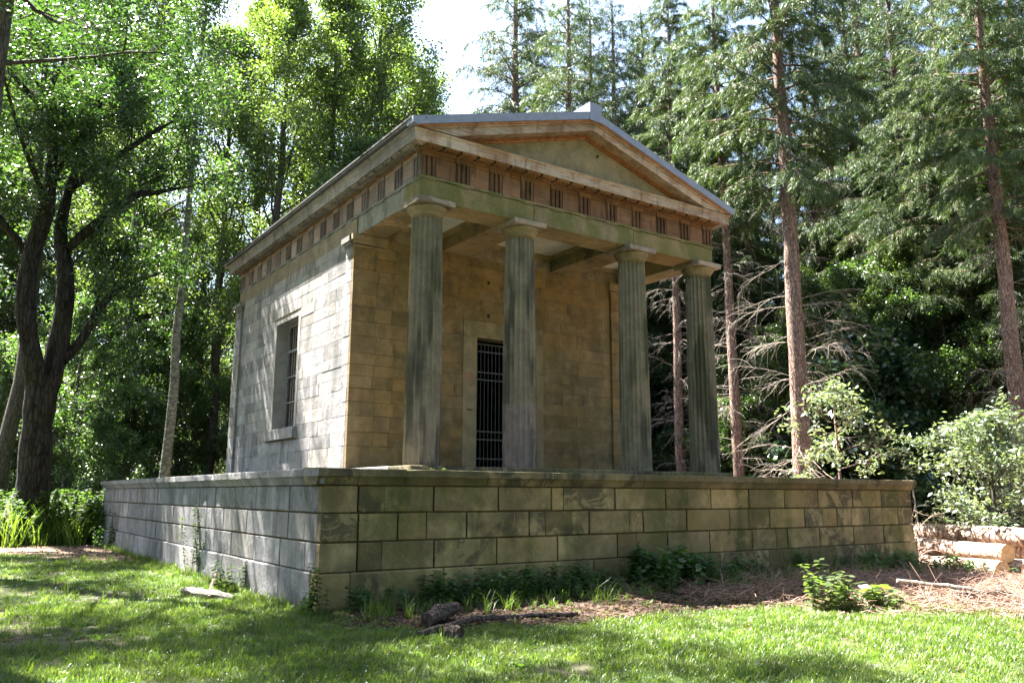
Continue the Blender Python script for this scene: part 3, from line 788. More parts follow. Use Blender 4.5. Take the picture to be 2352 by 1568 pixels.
# pediment
SL = 1.57 / 5.25
def zroof(x): return 9.83 + SL * (5.25 - abs(x - AX))
V_ = [(EX0, EY0, ZC1 + .02), (EX1, EY0, ZC1 + .02), (AX, EY0, 11.25), (EX0, EY0 + .4, ZC1 + .02), (EX1, EY0 + .4, ZC1 + .02), (AX, EY0 + .4, 11.25)]
pymesh('tympanum', V_, [(0, 1, 2), (5, 4, 3), (0, 3, 4, 1), (1, 4, 5, 2), (2, 5, 3, 0)], M['tympanum'], temple)
def rake(name, y0, y1, o0, o1, x_in, mat, parent, reach, cut=0.0):
    """both raking members: o0,o1 = vertical offsets below the roof line; ends cut on the apex line"""
    for s in (-1, 1):
        zc = ZC1 + .034
        dt = min(reach, 5.25 - (zc + o0 - 9.83) / SL); db = min(dt, 5.25 - (zc + o1 - 9.83) / SL)
        P_ = [(0, zroof(AX) - o0), (dt, zroof(AX + dt) - o0), (db, zroof(AX + db) - o1), (0, zroof(AX) - o1)]
        if name == 'zinc_edge': P_ = [(0, zroof(AX) - o0), (reach, zroof(AX + reach) - o0), (reach, zroof(AX + reach) - o1 + .06), (reach - .12, zroof(AX + reach - .12) - o1), (0, zroof(AX) - o1)]
        k = len(P_)
        V_ = [(AX + s * d, y0, z) for d, z in P_] + [(AX + s * d, y1, z) for d, z in P_]
        F_ = [tuple(range(k)), tuple(range(k, 2 * k))[::-1]] + [(q, (q + 1) % k, k + (q + 1) % k, k + q) for q in range(k)]
        o = pymesh(name, V_, F_, mat, parent)
        import bmesh
        bm_ = bmesh.new(); bm_.from_mesh(o.data); bmesh.ops.recalc_face_normals(bm_, faces=bm_.faces); bm_.to_mesh(o.data); bm_.free()
rk = MB(); rk.box(AX - .05, AX + .05, EY0 + .1, EY0 + .3, 10.9, 11.2); rk = rk.build('raking_cornice', M['corona'], temple)
YF = EY0 - .49
rake('raking_cyma', YF + .03, EY0 + .35, .185, .235, 0, M['red_wood'], rk, 5.22)
rake('raking_fillet', YF + .07, EY0 + .34, .236, .272, 0, M['corona'], rk, 5.18)
rake('raking_corona', YF + .11, EY0 + .33, .273, .47, 0, M['corona'], rk, 5.14)
rake('raking_bed_moulding', EY0 - .10, EY0 + .32, .471, .53, 0, M['red_wood'], rk, 4.2)
rake('raking_bed_moulding', EY0 - .05, EY0 + .31, .531, .575, 0, M['red_wood'], rk, 4.0)
# roof slopes and the zinc edging
rf = MB()
V_ = [(AX, YF + .08, zroof(AX) - .03), (CX0 - .1, YF + .08, zroof(CX0 - .1) - .03), (CX0 - .1, CYB + .1, zroof(CX0 - .1) - .03), (AX, CYB + .1, zroof(AX) - .03)]
rf.add([(x, y, z - .10) for x, y, z in V_] + V_, BOXF)
V_ = [(2 * AX - x, y, z) for x, y, z in V_][::-1]
rf.add([(x, y, z - .10) for x, y, z in V_] + V_, BOXF)
roof = rf.build('roof', M['roof'], temple)
import bmesh
bm_ = bmesh.new(); bm_.from_mesh(roof.data); bmesh.ops.recalc_face_normals(bm_, faces=bm_.faces); bm_.to_mesh(roof.data); bm_.free()
for sg in (-1, 1):
    cuts = [0.0, 1.85 if sg < 0 else 2.3, 3.7, 5.25]
    for q in range(3):
        a_, b_ = cuts[q] + (.004 if q else .0), cuts[q + 1]; jz = rng.uniform(-.006, .006)
        lowb = .184
        P_ = [(a_, zroof(AX + a_) + .02 + jz), (b_, zroof(AX + b_) + .02 + jz), (b_, zroof(AX + b_) - (lowb if q < 2 else .12) + jz), (max(a_, b_ - .12), zroof(AX + max(a_, b_ - .12)) - lowb + jz), (a_, zroof(AX + a_) - lowb + jz)]
        y0 = YF + rng.uniform(-.004, .004)
        V_ = [(AX + sg * d, y0, z) for d, z in P_] + [(AX + sg * d, YF + .30, z) for d, z in P_]
        F_ = [tuple(range(5)), tuple(range(5, 10))[::-1]] + [(i, (i + 1) % 5, 5 + (i + 1) % 5, 5 + i) for i in range(5)]
        o = pymesh('zinc_edge', V_, F_, M['zinc'], roof)
        bm_ = bmesh.new(); bm_.from_mesh(o.data); bmesh.ops.recalc_face_normals(bm_, faces=bm_.faces); bm_.to_mesh(o.data); bm_.free()
rb = MB(); rb.box(AX - .20, AX + .20, YF - .012, YF + .02, 11.14, 11.63); rb.box(AX - .198, AX + .198, YF + .021, YF + .75, 11.18, 11.63)
V_, F_ = None, None
rb.build('ridge_block', M['zinc'], roof)
rc = MB(); rc.box(AX - .12, AX + .12, YF + .76, CYB + .1, 11.34, 11.47); rc.build('ridge_capping', M['zinc'], roof)
# moss cushions along the left eaves
rm = random.Random(8)

V_, F_ = tube([(8.55, EY0 - .006, 10.42), (8.62, EY0 - .006, 10.5)], .025, 6); pymesh('hole_shade_disc', V_, F_, M['dark'], temple)  # dark disc stands in for the shade inside a small hole
# porch ceiling with beams
ce = pymesh('porch_ceiling', boxv(EX0 + .6, EX1 - .6, EY0 + .6, WF + .05, 8.67, 8.74), BOXF, M['ceiling'], temple)
for cx in (6.283, 9.975):
    m = MB(); m.box(cx - .44, cx + .44, EY0 + .825, WF + .02, 8.215, 8.69)
    o = m.build('ceiling_beam', M['beam_side'], temple); o.data.materials.append(M['soffit'])
    for pg in o.data.polygons:
        if pg.normal.z < -.8: pg.material_index = 1
for (xa, xb) in ((EX0 + .701, 6.283 - .441), (6.283 + .441, 9.975 - .441), (9.975 + .441, EX1 - .701)):
    m = MB()
    for d, z in ((.10, 8.60), (.06, 8.55)):
        m.box(xa, xb, EY0 + .821, EY0 + .821 + d, z, 8.672); m.box(xa, xb, WF - d, WF + .01, z, 8.672)
        m.box(xa, xa + d, EY0 + .95, WF - .12, z, 8.672); m.box(xb - d, xb, EY0 + .95, WF - .12, z, 8.672)
    m.build('ceiling_moulding', M['soffit'], temple)
# interior lining so the rooms are dark
c = MB(); c.box(WX + .552, 12.498, WF + .552, TY1 - .562, 8.40, 8.66); c.build('room_ceiling', M['inside'], temple)

# ------------------------------------------------------------------ vegetation: materials
M['leaf_light'] = leaf('broadleaf_light', (.048, .080, .024), (.115, .148, .052), .50, .34, .8)
M['leaf_mid'] = leaf('broadleaf_mid', (.028, .062, .020), (.076, .115, .040), .46, .34, .8)
M['leaf_oak'] = leaf('oak_leaf', (.018, .046, .014), (.050, .088, .025), .34, .34, .6)
M['leaf_elder'] = leaf('elder_leaf', (.07, .10, .06), (.19, .22, .155), .25, .28, .8)
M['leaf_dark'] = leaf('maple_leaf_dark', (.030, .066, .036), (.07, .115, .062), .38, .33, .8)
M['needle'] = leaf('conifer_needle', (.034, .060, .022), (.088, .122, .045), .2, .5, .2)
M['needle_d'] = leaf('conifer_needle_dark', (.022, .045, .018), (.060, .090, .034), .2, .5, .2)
M['nettle'] = leaf('nettle_leaf', (.026, .066, .02), (.06, .12, .03), .42, .45)
M['weed'] = leaf('weed_leaf', (.032, .068, .016), (.08, .125, .032), .42, .6, .25)
b = NB('grass_blade'); a_ = b.attr('rnd'); pp = b.pos()
c_ = b.mix(a_, (.030, .066, .012), (.13, .168, .036))
c_ = b.mix(b.math('MULTIPLY', b.ramp(b.noise(pp, .9, 5, .65), .5, .7), .28), c_, (.155, .15, .05))
c_ = b.scale(c_, b.ramp(b.noise(pp, 2.6, 4, .6), .3, .7, .7, 1.25))
t_ = b.node('ShaderNodeBsdfTranslucent'); b.link(b.mix(1.0, c_, (1.75, 1.95, .72), 'MULTIPLY'), t_.inputs[0])
mx_ = b.node('ShaderNodeMixShader'); mx_.inputs[0].default_value = .5; b.link(b.bsdf(c_, .36, None, .5), mx_.inputs[1]); b.link(t_.outputs[0], mx_.inputs[2])
M['grass'] = b.done(mx_.outputs[0])
M['dry'] = leaf('dead_leaf', (.035, .022, .014), (.115, .072, .048), .15, .8, .2)
M['straw'] = leaf('dead_twig', (.15, .09, .065), (.36, .24, .18), .05, .8, .2)
M['petal'] = plain('white_petal', (.75, .75, .7), .6)
M['bark_oak'] = bark('oak_bark', (.018, .015, .012), (.055, .045, .036), (6, 6, 1.3), 1.0, .15)
M['bark_beech'] = bark('beech_bark', (.13, .122, .09), (.24, .225, .175), (2.5, 2.5, 5), .25, .2)
M['bark_grey'] = bark('grey_bark', (.05, .043, .035), (.13, .11, .09), (16, 16, 3.2), .6, .3)
M['bark_fir'] = bark('fir_bark', (.14, .088, .068), (.32, .225, .18), (12, 12, 4), .9)
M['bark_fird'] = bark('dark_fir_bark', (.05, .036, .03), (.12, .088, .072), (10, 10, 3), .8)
M['deadwood'] = bark('dead_branch_wood', (.22, .185, .15), (.42, .365, .305), (20, 20, 20), .3)
M['log_bark'] = bark('log_bark', (.19, .11, .078), (.62, .48, .38), (4, 4, 4), 1.0)
M['log_end'] = None
b = NB('cut_log_end'); p = b.pos((1, 1, 1), True)
sep = b.node('ShaderNodeVectorMath', operation='LENGTH'); mlt = b.node('ShaderNodeVectorMath', operation='MULTIPLY'); b.link(p, mlt.inputs[0]); mlt.inputs[1].default_value = (1, 1, 0); b.link(mlt.outputs[0], sep.inputs[0])
ring = b.math('SINE', b.math('ADD', b.math('MULTIPLY', sep.outputs['Value'], 210), b.math('MULTIPLY', b.noise(p, 6), 9)))
c_ = b.mix(b.ramp(ring, -1, 1), (.50, .30, .15), (.60, .40, .22)); c_ = b.scale(c_, b.ramp(b.noise(p, 9, 5), .3, .7, .8, 1.15))
M['log_end'] = b.done(b.bsdf(c_, .85, None, .2))

# ------------------------------------------------------------------ vegetation: builders
def leaves_np(P, D, N_, size, asp, g, rngn, fold=.0):
    """rhombic leaf blades: P base points, D blade directions, N_ rough normals"""
    n = len(P)
    D = D / (np.linalg.norm(D, axis=1)[:, None] + 1e-9)
    S = np.cross(D, N_); S /= np.linalg.norm(S, axis=1)[:, None] + 1e-9
    sz = size * rngn.uniform(.65, 1.35, (n, 1))
    w = sz * asp
    U = np.cross(S, D)
    m = P + D * sz * .45 - U * sz * .06
    V = np.stack([P, m + S * w * .5, P + D * sz - U * sz * .14, m - S * w * .5], 1).reshape(-1, 3)
    F = np.arange(n * 4).reshape(n, 4)
    return V, F

def unit(v): return v / (np.linalg.norm(v) + 1e-9)

class Wood:
    def __init__(s): s.V = []; s.F = []; s.n = 0
    def tube(s, pts, rad, n):
        V, F = tube(pts, rad, n, False); s.V.append(V); s.F.append(np.array(F) + s.n); s.n += len(V)
    def mesh(s, name, mat): return np_mesh(name, np.concatenate(s.V), np.concatenate(s.F), mat, None, True)

def path(g, p0, d0, L, k, wob, up=0.0, droop=0.0):
    P = [np.array(p0, float)]; d = unit(np.array(d0, float)); st = L / k
    for i in range(k):
        d = unit(d + g.normal(0, wob, 3) + np.array([0, 0, up * .3 - droop * .3 * (i + 1) / k]))
        P.append(P[-1] + d * st)
    return np.array(P)

def at(P, t):
    x = t * (len(P) - 1); i = min(int(x), len(P) - 2); f = x - i
    return P[i] * (1 - f) + P[i + 1] * f, unit(P[i + 1] - P[i])

def broadleaf(name, seed, H, r0, base, spread, nleaf, lsize, mat, barkm, nprim=24, up=.5, asp=.62, lean=(0, 0), elev=(15, 60), jit=.32, low=.25, ns=6, nt_=4, shape=None, flat=.6):
    g = np.random.default_rng(seed); w = Wood()
    k = 12
    tr = [np.zeros(3)]; off = np.zeros(2)
    for i in range(1, k + 1):
        off = off + g.normal(0, .016 * H / k * 2.2, 2) + np.array(lean) * H / k
        tr.append(np.array([off[0], off[1], H * i / k]))
    tr = np.array(tr); tz = np.linspace(0, 1, k + 1)
    rad = r0 * (1 - tz) ** .75 + .015; rad[0] *= 1.35
    tr[0, 2] = -.3
    w.tube(tr, rad, 10)
    anch = []; wt = []
    for i in range(nprim):
        t = base + (1 - base) * ((i + g.uniform(0, .9)) / nprim) ** .9
        t = min(t, .985)
        p, d = at(tr, t)
        az = i * 2.39996 + g.normal(0, .35); el = R(elev[0] + (elev[1] - elev[0]) * (t - base) / (1 - base) + g.normal(0, 8))
        s_ = (t - base) / (1 - base)
        prof = (shape(s_) if shape else max(.22, math.sin(math.pi * min(1, .18 + .82 * s_)) ** .7))
        L = spread * prof * g.uniform(.75, 1.15)
        d0 = np.array([math.cos(az) * math.cos(el), math.sin(az) * math.cos(el), math.sin(el)])
        P = path(g, p, d0, L, 6, .13, up * .35)
        rb = max(.012, min(r0 * .42, .03 * L * .45 + .008)) * (1 - .5 * s_)
        w.tube(P, np.linspace(rb, .012, 7), 5)
        for j in range(ns):
            t2 = low + (1 - low) * (j + g.uniform(.1, .9)) / ns
            p2, d2 = at(P, t2)
            dd = unit(d2 * .7 + g.normal(0, .55, 3) + np.array([0, 0, .15 * up]))
            L2 = L * g.uniform(.28, .5) * (1.15 - .5 * t2)
            Q = path(g, p2, dd, L2, 4, .2, up * .25)
            w.tube(Q, np.linspace(max(.008, rb * .35), .006, 5), 4)
            anch.append(Q[-1]); wt.append(.5)
            for q in range(nt_):
                t3 = g.uniform(.2, 1); p3, d3 = at(Q, t3)
                e = p3 + unit(d3 * .6 + g.normal(0, .7, 3)) * L2 * g.uniform(.25, .55)
                w.tube(np.array([p3, (p3 + e) / 2 + g.normal(0, .03, 3), e]), np.array([.008, .006, .004]), 3)
                for u in (.25, .5, .75, 1.0): anch.append(p3 + (e - p3) * u); wt.append(1.0)
    A = np.array(anch); wt = np.array(wt); wt /= wt.sum()
    idx = g.choice(len(A), nleaf, p=wt)
    P = A[idx] + g.normal(0, jit, (nleaf, 3)) * np.array([1, 1, .7])
    nrm = g.normal(0, 1, (nleaf, 3)) * np.array([flat, flat, .5]) + np.array([0, 0, .75])
    D = g.normal(0, 1, (nleaf, 3)) * np.array([1, 1, .45]) + np.array([0, 0, -.3])
    V, F = leaves_np(P, D, nrm, lsize, asp, g, g)
    rn = np.clip(.5 + .22 * g.normal(0, 1, nleaf) + .18 * np.sin(idx * .37), 0, 1)
    return w.mesh(name + '_wood', barkm), np_mesh(name + '_leaves', V, F, mat, rn)

def conifer(name, seed, H, r0, zb, Lmax, nleaf, mat, barkm, droop=.9, nd=26, size=.19, wid=.105, dead=True, deadlen=2.2):
    g = np.random.default_rng(seed); w = Wood(); dw = Wood()
    k = 14; zz = np.linspace(0, H, k + 1); tr = np.stack([g.normal(0, .05, k + 1).cumsum() * .5, g.normal(0, .05, k + 1).cumsum() * .5, zz], 1)
    tr[0] = (0, 0, -.4)
    rad = r0 * (1 - zz / H) ** .8 + .02; rad[0] *= 1.25
    w.tube(tr, rad, 12)
    PT = []; DR = []
    z = zb
    i = 0
    while z < H - .3:
        s_ = (z - zb) / (H - zb)
        nbr = 3 if g.uniform() < .5 else 4
        for q in range(nbr):
            az = i * 1.1 + q * 2 * math.pi / nbr + g.normal(0, .3)
            L = Lmax * (1 - s_) ** .75 * g.uniform(.55, 1.12) * (.65 + .35 * min(1, s_ * 6)) + .25
            el = R(8 + 35 * s_ + g.normal(0, 8))
            p, d = at(tr, z / H)
            d0 = np.array([math.cos(az) * math.cos(el), math.sin(az) * math.cos(el), math.sin(el)])
            P = path(g, p, d0, L, 6, .07, 0, droop * .75)
            w.tube(P, np.linspace(.012 + .012 * L, .008, 7), 4)
            ns = max(3, int(L / .30))
            side = unit(np.cross(d0, [0, 0, 1.0]))
            for j in range(ns):
                t2 = .16 + .84 * (j + g.uniform(0, 1)) / ns
                p2, d2 = at(P, t2)
                for sg in (-1, 1):
                    l2 = L * .34 * (1.1 - .75 * t2) * g.uniform(.6, 1.2) + .18
                    dd = unit(d2 * .75 + side * sg * .8 + np.array([0, 0, -.32 * droop]) + g.normal(0, .12, 3))
                    Q = path(g, p2, dd, l2, 3, .08, 0, droop)
                    if l2 > .45: w.tube(Q, np.linspace(.010, .005, 4), 3)
                    m = max(3, int(l2 / .09))
                    for t3 in np.linspace(.1, 1, m):
                        a_, b_ = at(Q, t3); PT.append(a_); DR.append(b_)
                a_, b_ = at(P, t2); PT.append(a_); DR.append(b_)
        z += g.uniform(.38, .62); i += 1
    PT = np.array(PT); DR = np.array(DR)
    idx = g.integers(0, len(PT), nleaf)
    n = len(idx)
    P = PT[idx] + g.normal(0, .035, (n, 3))
    D = DR[idx] * .8 + g.normal(0, .55, (n, 3)) + np.array([0, 0, -.45 * droop])
    V, F = leaves_np(P, D, g.normal(0, .7, (n, 3)) + np.array([0, 0, .6]), size, wid, g, g)
    rn = np.clip(.45 + .25 * g.normal(0, 1, n) + .15 * np.sin(idx * .02), 0, 1)
    dm = None
    if dead:
        for j in range(nd):
            z = g.uniform(1.2, zb + .8); az = g.uniform(0, 2 * math.pi)
            p, d = at(tr, z / H); L = g.uniform(.4, 1.0) * deadlen
            el = R(g.uniform(-20, 25))
            d0 = np.array([math.cos(az) * math.cos(el), math.sin(az) * math.cos(el), math.sin(el)])
            P = path(g, p, d0, L, 6, .10, 0, .55)
            dw.tube(P, np.linspace(.010, .004, 7), 4)
            for q in range(int(4 + L * 4)):
                t2 = g.uniform(.2, .95); p2, d2 = at(P, t2)
                Q = path(g, p2, unit(d2 + g.normal(0, .5, 3) + np.array([0, 0, -.15])), L * g.uniform(.2, .5), 4, .15, 0, 1.1)
                dw.tube(Q, np.linspace(.005, .0025, 5), 3)
        dm = dw.mesh(name + '_dead', M['deadwood'])
    return w.mesh(name + '_wood', barkm), np_mesh(name + '_needles', V, F, mat, rn), dm

def polar(az, d):
    x = EYE.x + d * math.sin(R(az)); y = EYE.y + d * math.cos(R(az)); return x, y

def plant(name, meshes, partnames, x, y, rot, sc, label, cat, group=None, sink=.0):
    """one tree: an empty at its foot with its parts"""
    z = float(hground(np.array(x), np.array(y)))
    root = bpy.data.objects.new(name, None); COL.objects.link(root); root.location = (x, y, z - sink)
    root.rotation_euler = (0, 0, rot); root.scale = (sc, sc, sc) if not isinstance(sc, tuple) else sc
    tag(root, label, cat, group)
    for me_, pn in zip(meshes, partnames):
        if me_ is None: continue
        o = bpy.data.objects.new(pn, me_); COL.objects.link(o); o.parent = root
        if pn == 'dead_branches': o['kind'] = 'stuff'
    return root

# prototypes shared by the woodland
B1 = broadleaf('ash', 101, 22, .24, .30, 4.4, 42000, .115, M['leaf_light'], M['bark_grey'], 32, .9, elev=(28, 70), jit=.21)
B2 = broadleaf('birch', 102, 20, .20, .22, 4.2, 40000, .105, M['leaf_light'], M['bark_grey'], 32, 1.0, elev=(35, 72), jit=.20)
B3 = broadleaf('beech', 103, 18, .22, .20, 4.8, 40000, .125, M['leaf_mid'], M['bark_grey'], 30, .5, elev=(5, 60), jit=.22)
B4 = broadleaf('maple', 104, 11, .13, .12, 3.4, 24000, .13, M['leaf_mid'], M['bark_grey'], 24, .4, elev=(0, 55), jit=.2)
B6 = broadleaf('spreading', 106, 21, .32, .52, 6.4, 60000, .105, M['leaf_oak'], M['bark_grey'], 26, .3, elev=(5, 60), jit=.26, ns=7)
B5 = broadleaf('understorey', 105, 6, .07, .06, 2.6, 14000, .12, M['leaf_mid'], M['bark_grey'], 22, .3, elev=(-5, 55), jit=.2)
C1 = conifer('fir', 201, 27, .30, 7.5, 4.3, 130000, M['needle'], M['bark_fir'], 1.0, 34)
C2 = conifer('spruce', 202, 25, .24, 8.0, 3.6, 110000, M['needle'], M['bark_fir'], 1.1, 46)
C4 = conifer('edge_fir', 204, 27, .30, 11.5, 3.6, 110000, M['needle'], M['bark_fir'], 1.1, 70, deadlen=2.6)
C5 = conifer('slim_fir', 205, 27, .21, 12.5, 2.9, 90000, M['needle'], M['bark_fir'], 1.1, 100, deadlen=2.3)
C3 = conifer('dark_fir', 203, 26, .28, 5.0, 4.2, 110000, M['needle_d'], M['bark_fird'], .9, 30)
BP = ('trunk', 'crown'); CP = ('trunk', 'crown', 'dead_branches')

# --- the named trees of the picture
rt = random.Random(77)
# old oak at the left edge
g = np.random.default_rng(301); w = Wood(); anch = []
def limb(P0, P1, r0, r1, n=9, bend=.5, k=8, kids=0, leafy=True, sub=7, lsub=2.2, up=.3):
    P0 = np.array(P0, float); P1 = np.array(P1, float)
    t = np.linspace(0, 1, k + 1)[:, None]; side = g.normal(0, 1, 3); side[2] *= .4
    P = P0 + (P1 - P0) * t + np.sin(t * math.pi) * side * bend + np.sin(t * math.pi * 2.3 + g.uniform(0, 6)) * g.normal(0, .25 * bend, 3)
    w.tube(P, np.linspace(r0, r1, k + 1) * (1 + .12 * np.sin(np.arange(k + 1) * 1.7)), n)
    if leafy:
        for j in range(sub):
            p, d = at(P, .25 + .75 * (j + g.uniform(0, 1)) / sub)
            Q = path(g, p, unit(d * .5 + g.normal(0, .75, 3) + np.array([0, 0, up])), lsub * g.uniform(.6, 1.2), 5, .22, .1)
            w.tube(Q, np.linspace(r1 * .6, .012, 6), 5)
            for q in range(6):
                p2, d2 = at(Q, g.uniform(.2, 1)); e = p2 + unit(d2 + g.normal(0, .8, 3)) * g.uniform(.4, 1.1)
                w.tube(np.array([p2, (p2 + e) / 2 + g.normal(0, .05, 3), e]), np.array([.014, .01, .006]), 3)
                for u in (.3, .6, .85, 1.0): anch.append(p2 + (e - p2) * u)
    return P
# local frame: x to the picture's right, y away; the trunk forks low into heavy leaning limbs
def lp(pts, rad, n=9, sub=0, lsub=2.0, dy=0.0, wob=.05):
    """limb through (x, z) points of the oak's own plane, wandering a little in depth"""
    m = len(pts); t = np.linspace(0, 1, 3 * m); ix = np.linspace(0, 1, m); q = np.array(pts, float)
    X = np.interp(t, ix, q[:, 0]); Z = np.interp(t, ix, q[:, 1])
    k_ = np.ones(3) / 3
    Xs = X.copy(); Zs = Z.copy(); Xs[1:-1] = np.convolve(X, k_, 'valid'); Zs[1:-1] = np.convolve(Z, k_, 'valid')
    Y = dy * t + np.cumsum(g.normal(0, wob, len(t))); Y[0] = 0
    P = np.stack([Xs, Y, Zs], 1); r_ = .78 * np.interp(t, np.linspace(0, 1, len(rad)), rad) * (1 + .06 * g.normal(0, 1, len(t)))
    w.tube(P, r_, n)
    for j in range(sub):
        p, d = at(P, .3 + .7 * (j + g.uniform(0, 1)) / sub)
        Q = path(g, p, unit(d * .5 + g.normal(0, .75, 3) + np.array([0, 0, .25])), lsub * g.uniform(.6, 1.25), 5, .22, .1)
        w.tube(Q, np.linspace(max(.02, rad[-1] * .5), .012, 6), 5)
        for qq in range(6):
            p2, d2 = at(Q, g.uniform(.2, 1)); e = p2 + unit(d2 + g.normal(0, .8, 3)) * g.uniform(.4, 1.1)
            w.tube(np.array([p2, (p2 + e) / 2 + g.normal(0, .05, 3), e]), np.array([.014, .01, .006]), 3)
            for u in (.3, .6, .85, 1.0): anch.append(p2 + (e - p2) * u)
    return P
lp([(0, -.4), (0, .6), (0, 2.2), (-.08, 4.4), (-.03, 5.8)], (.95, .74, .67, .68, .62), 16, wob=.0)
lp([(-.2, 5.4), (-.35, 6.0), (-.9, 8.2), (-.85, 10.2), (-.48, 11.8), (-.5, 13.7), (-.65, 15.2), (-1.1, 16.3)], (.46, .44, .40, .38, .33, .27, .2, .12), 11, 6, 2.2, -.4)
lp([(.2, 5.4), (.25, 6.2), (.42, 8.6), (.24, 10.2), (-.05, 11.2), (.1, 13.0), (.5, 15.0), (.9, 17.5)], (.46, .45, .42, .36, .30, .2, .14, .06), 11, 8, 2.4, .9)
lp([(.1, 12.8), (.8, 13.6), (1.9, 14.6), (2.7, 15.4), (3.4, 16.0)], (.2, .17, .15, .12, .05), 8, 11, 2.4, -.8)
lp([(.3, 10.6), (1.0, 11.5), (2.3, 13.0), (3.2, 13.2), (4.3, 13.6)], (.24, .22, .19, .12, .05), 8, 11, 2.4, -.6)
lp([(.5, 6.4), (.95, 7.0), (1.7, 8.9), (2.2, 9.4), (2.9, 9.9), (3.7, 10.3)], (.22, .2, .18, .14, .09, .04), 8, 8, 1.8, .5)
lp([(1.3, 7.9), (1.6, 9.8), (2.4, 11.0)], (.1, .07, .03), 6, 5, 1.6, .5)
lp([(-.85, 10.0), (-1.8, 11.2), (-3.4, 12.2), (-5.0, 13.5)], (.2, .17, .12, .05), 8, 9, 2.2, -.8)
lp([(-.6, 14.6), (.6, 16.2), (1.4, 17.4), (2.2, 18.6)], (.16, .12, .09, .04), 7, 11, 2.6, -1.0)
lp([(-1.0, 16.0), (-.6, 17.5), (.2, 19.0), (.6, 20.5)], (.14, .1, .07, .03), 7, 11, 2.6, -1.2)
lp([(-.9, 15.8), (-2.4, 17.0), (-4.2, 18.0)], (.14, .1, .04), 7, 10, 2.6, -1.0)
lp([(-.5, 13.0), (.2, 14.2), (1.2, 16.0)], (.14, .1, .04), 7, 10, 2.4, -3.2)
lp([(-.6, 12.4), (-1.4, 13.6), (-2.2, 15.5)], (.14, .1, .04), 7, 10, 2.4, -3.4)
A = np.array(anch); nl = 60000; idx = g.integers(0, len(A), nl)
P = A[idx] + g.normal(0, .2, (nl, 3))
V, F = leaves_np(P, g.normal(0, 1, (nl, 3)) * np.array([1, 1, .5]) + np.array([0, 0, -.25]), g.normal(0, .6, (nl, 3)) + np.array([0, 0, .75]), .125, .6, g, g)
oak_leaves = np_mesh('oak_leaves', V, F, M['leaf_oak'], np.clip(.5 + .22 * g.normal(0, 1, nl) + .15 * np.sin(idx * .3), 0, 1))
x, y = polar(4.75, 33.5)
plant('oak_tree', (w.mesh('oak_wood', M['bark_oak']), oak_leaves), BP, x, y, -R(4.7), 1.0, 'gnarled old oak with a dark forked trunk and heavy limbs at left', 'tree')
x, y = polar(2.9, 38)
BE0 = broadleaf('grey_beech', 306, 24, .21, .50, 2.9, 15000, .13, M['leaf_mid'], M['bark_grey'], 24, .7, elev=(20, 65), jit=.22)
plant('broadleaf_tree', BE0, BP, x, y, 1.0, (1.5, 1.5, 1.0), 'grey trunk at the left edge, right beside the old oak', 'tree')
# slender pale beech behind the podium's far left corner
BE = broadleaf('pale_beech', 305, 24, .21, .56, 2.9, 11000, .13, M['leaf_mid'], M['bark_beech'], 24, .7, lean=(.0, .0), elev=(20, 65))
x, y = polar(11.75, 35.5)
plant('beech_tree', BE, BP, x, y, -R(12), 1.0, 'slender pale grey beech trunk rising behind the far left end of the podium', 'tree')

# tall pale-leaved trees behind the left half of the roof
for az, d, mset, sc, rot, lab in ((14.6, 47, B2, 1.40, .3, 'pale green broadleaf tree just right of the slender beech'),
                                  (18.0, 45, B1, 1.36, 1.9, 'tall pale green tree above the temple\'s rear left roof corner'),
                                  (21.3, 47, B2, 1.55, 3.1, 'airy yellow-green tree above the middle of the left eaves'),
                                  (24.6, 49, B1, 1.62, 4.4, 'airy pale tree just left of the bright sky gap'),
                                  (16.4, 56, B1, 1.6, 4.1, 'far pale tree behind the gap between the two trees at the rear roof corner'),
                                  (22.8, 57, B2, 1.75, 1.1, 'far pale tree filling the space above the left eaves'),
                                  (25.9, 58, B1, 1.6, 0.4, 'far pale tree left of the sky gap, behind the airy ones'),
                                  (9.2, 48, B1, 1.45, 2.4, 'tall pale tree between the old oak and the slender beech'),
                                  (27.6, 52, B2, 1.45, 5.2, 'pale tree at the left rim of the sky gap')):
    x, y = polar(az, d); plant('broadleaf_tree', mset, BP, x, y, rot, sc, lab, 'tree')
x, y = polar(29.6, 62); plant('conifer_tree', C3[:2], ('trunk', 'crown'), x, y, .4, .92, 'small dark conifer standing in the sky gap left of the roof ridge', 'tree')
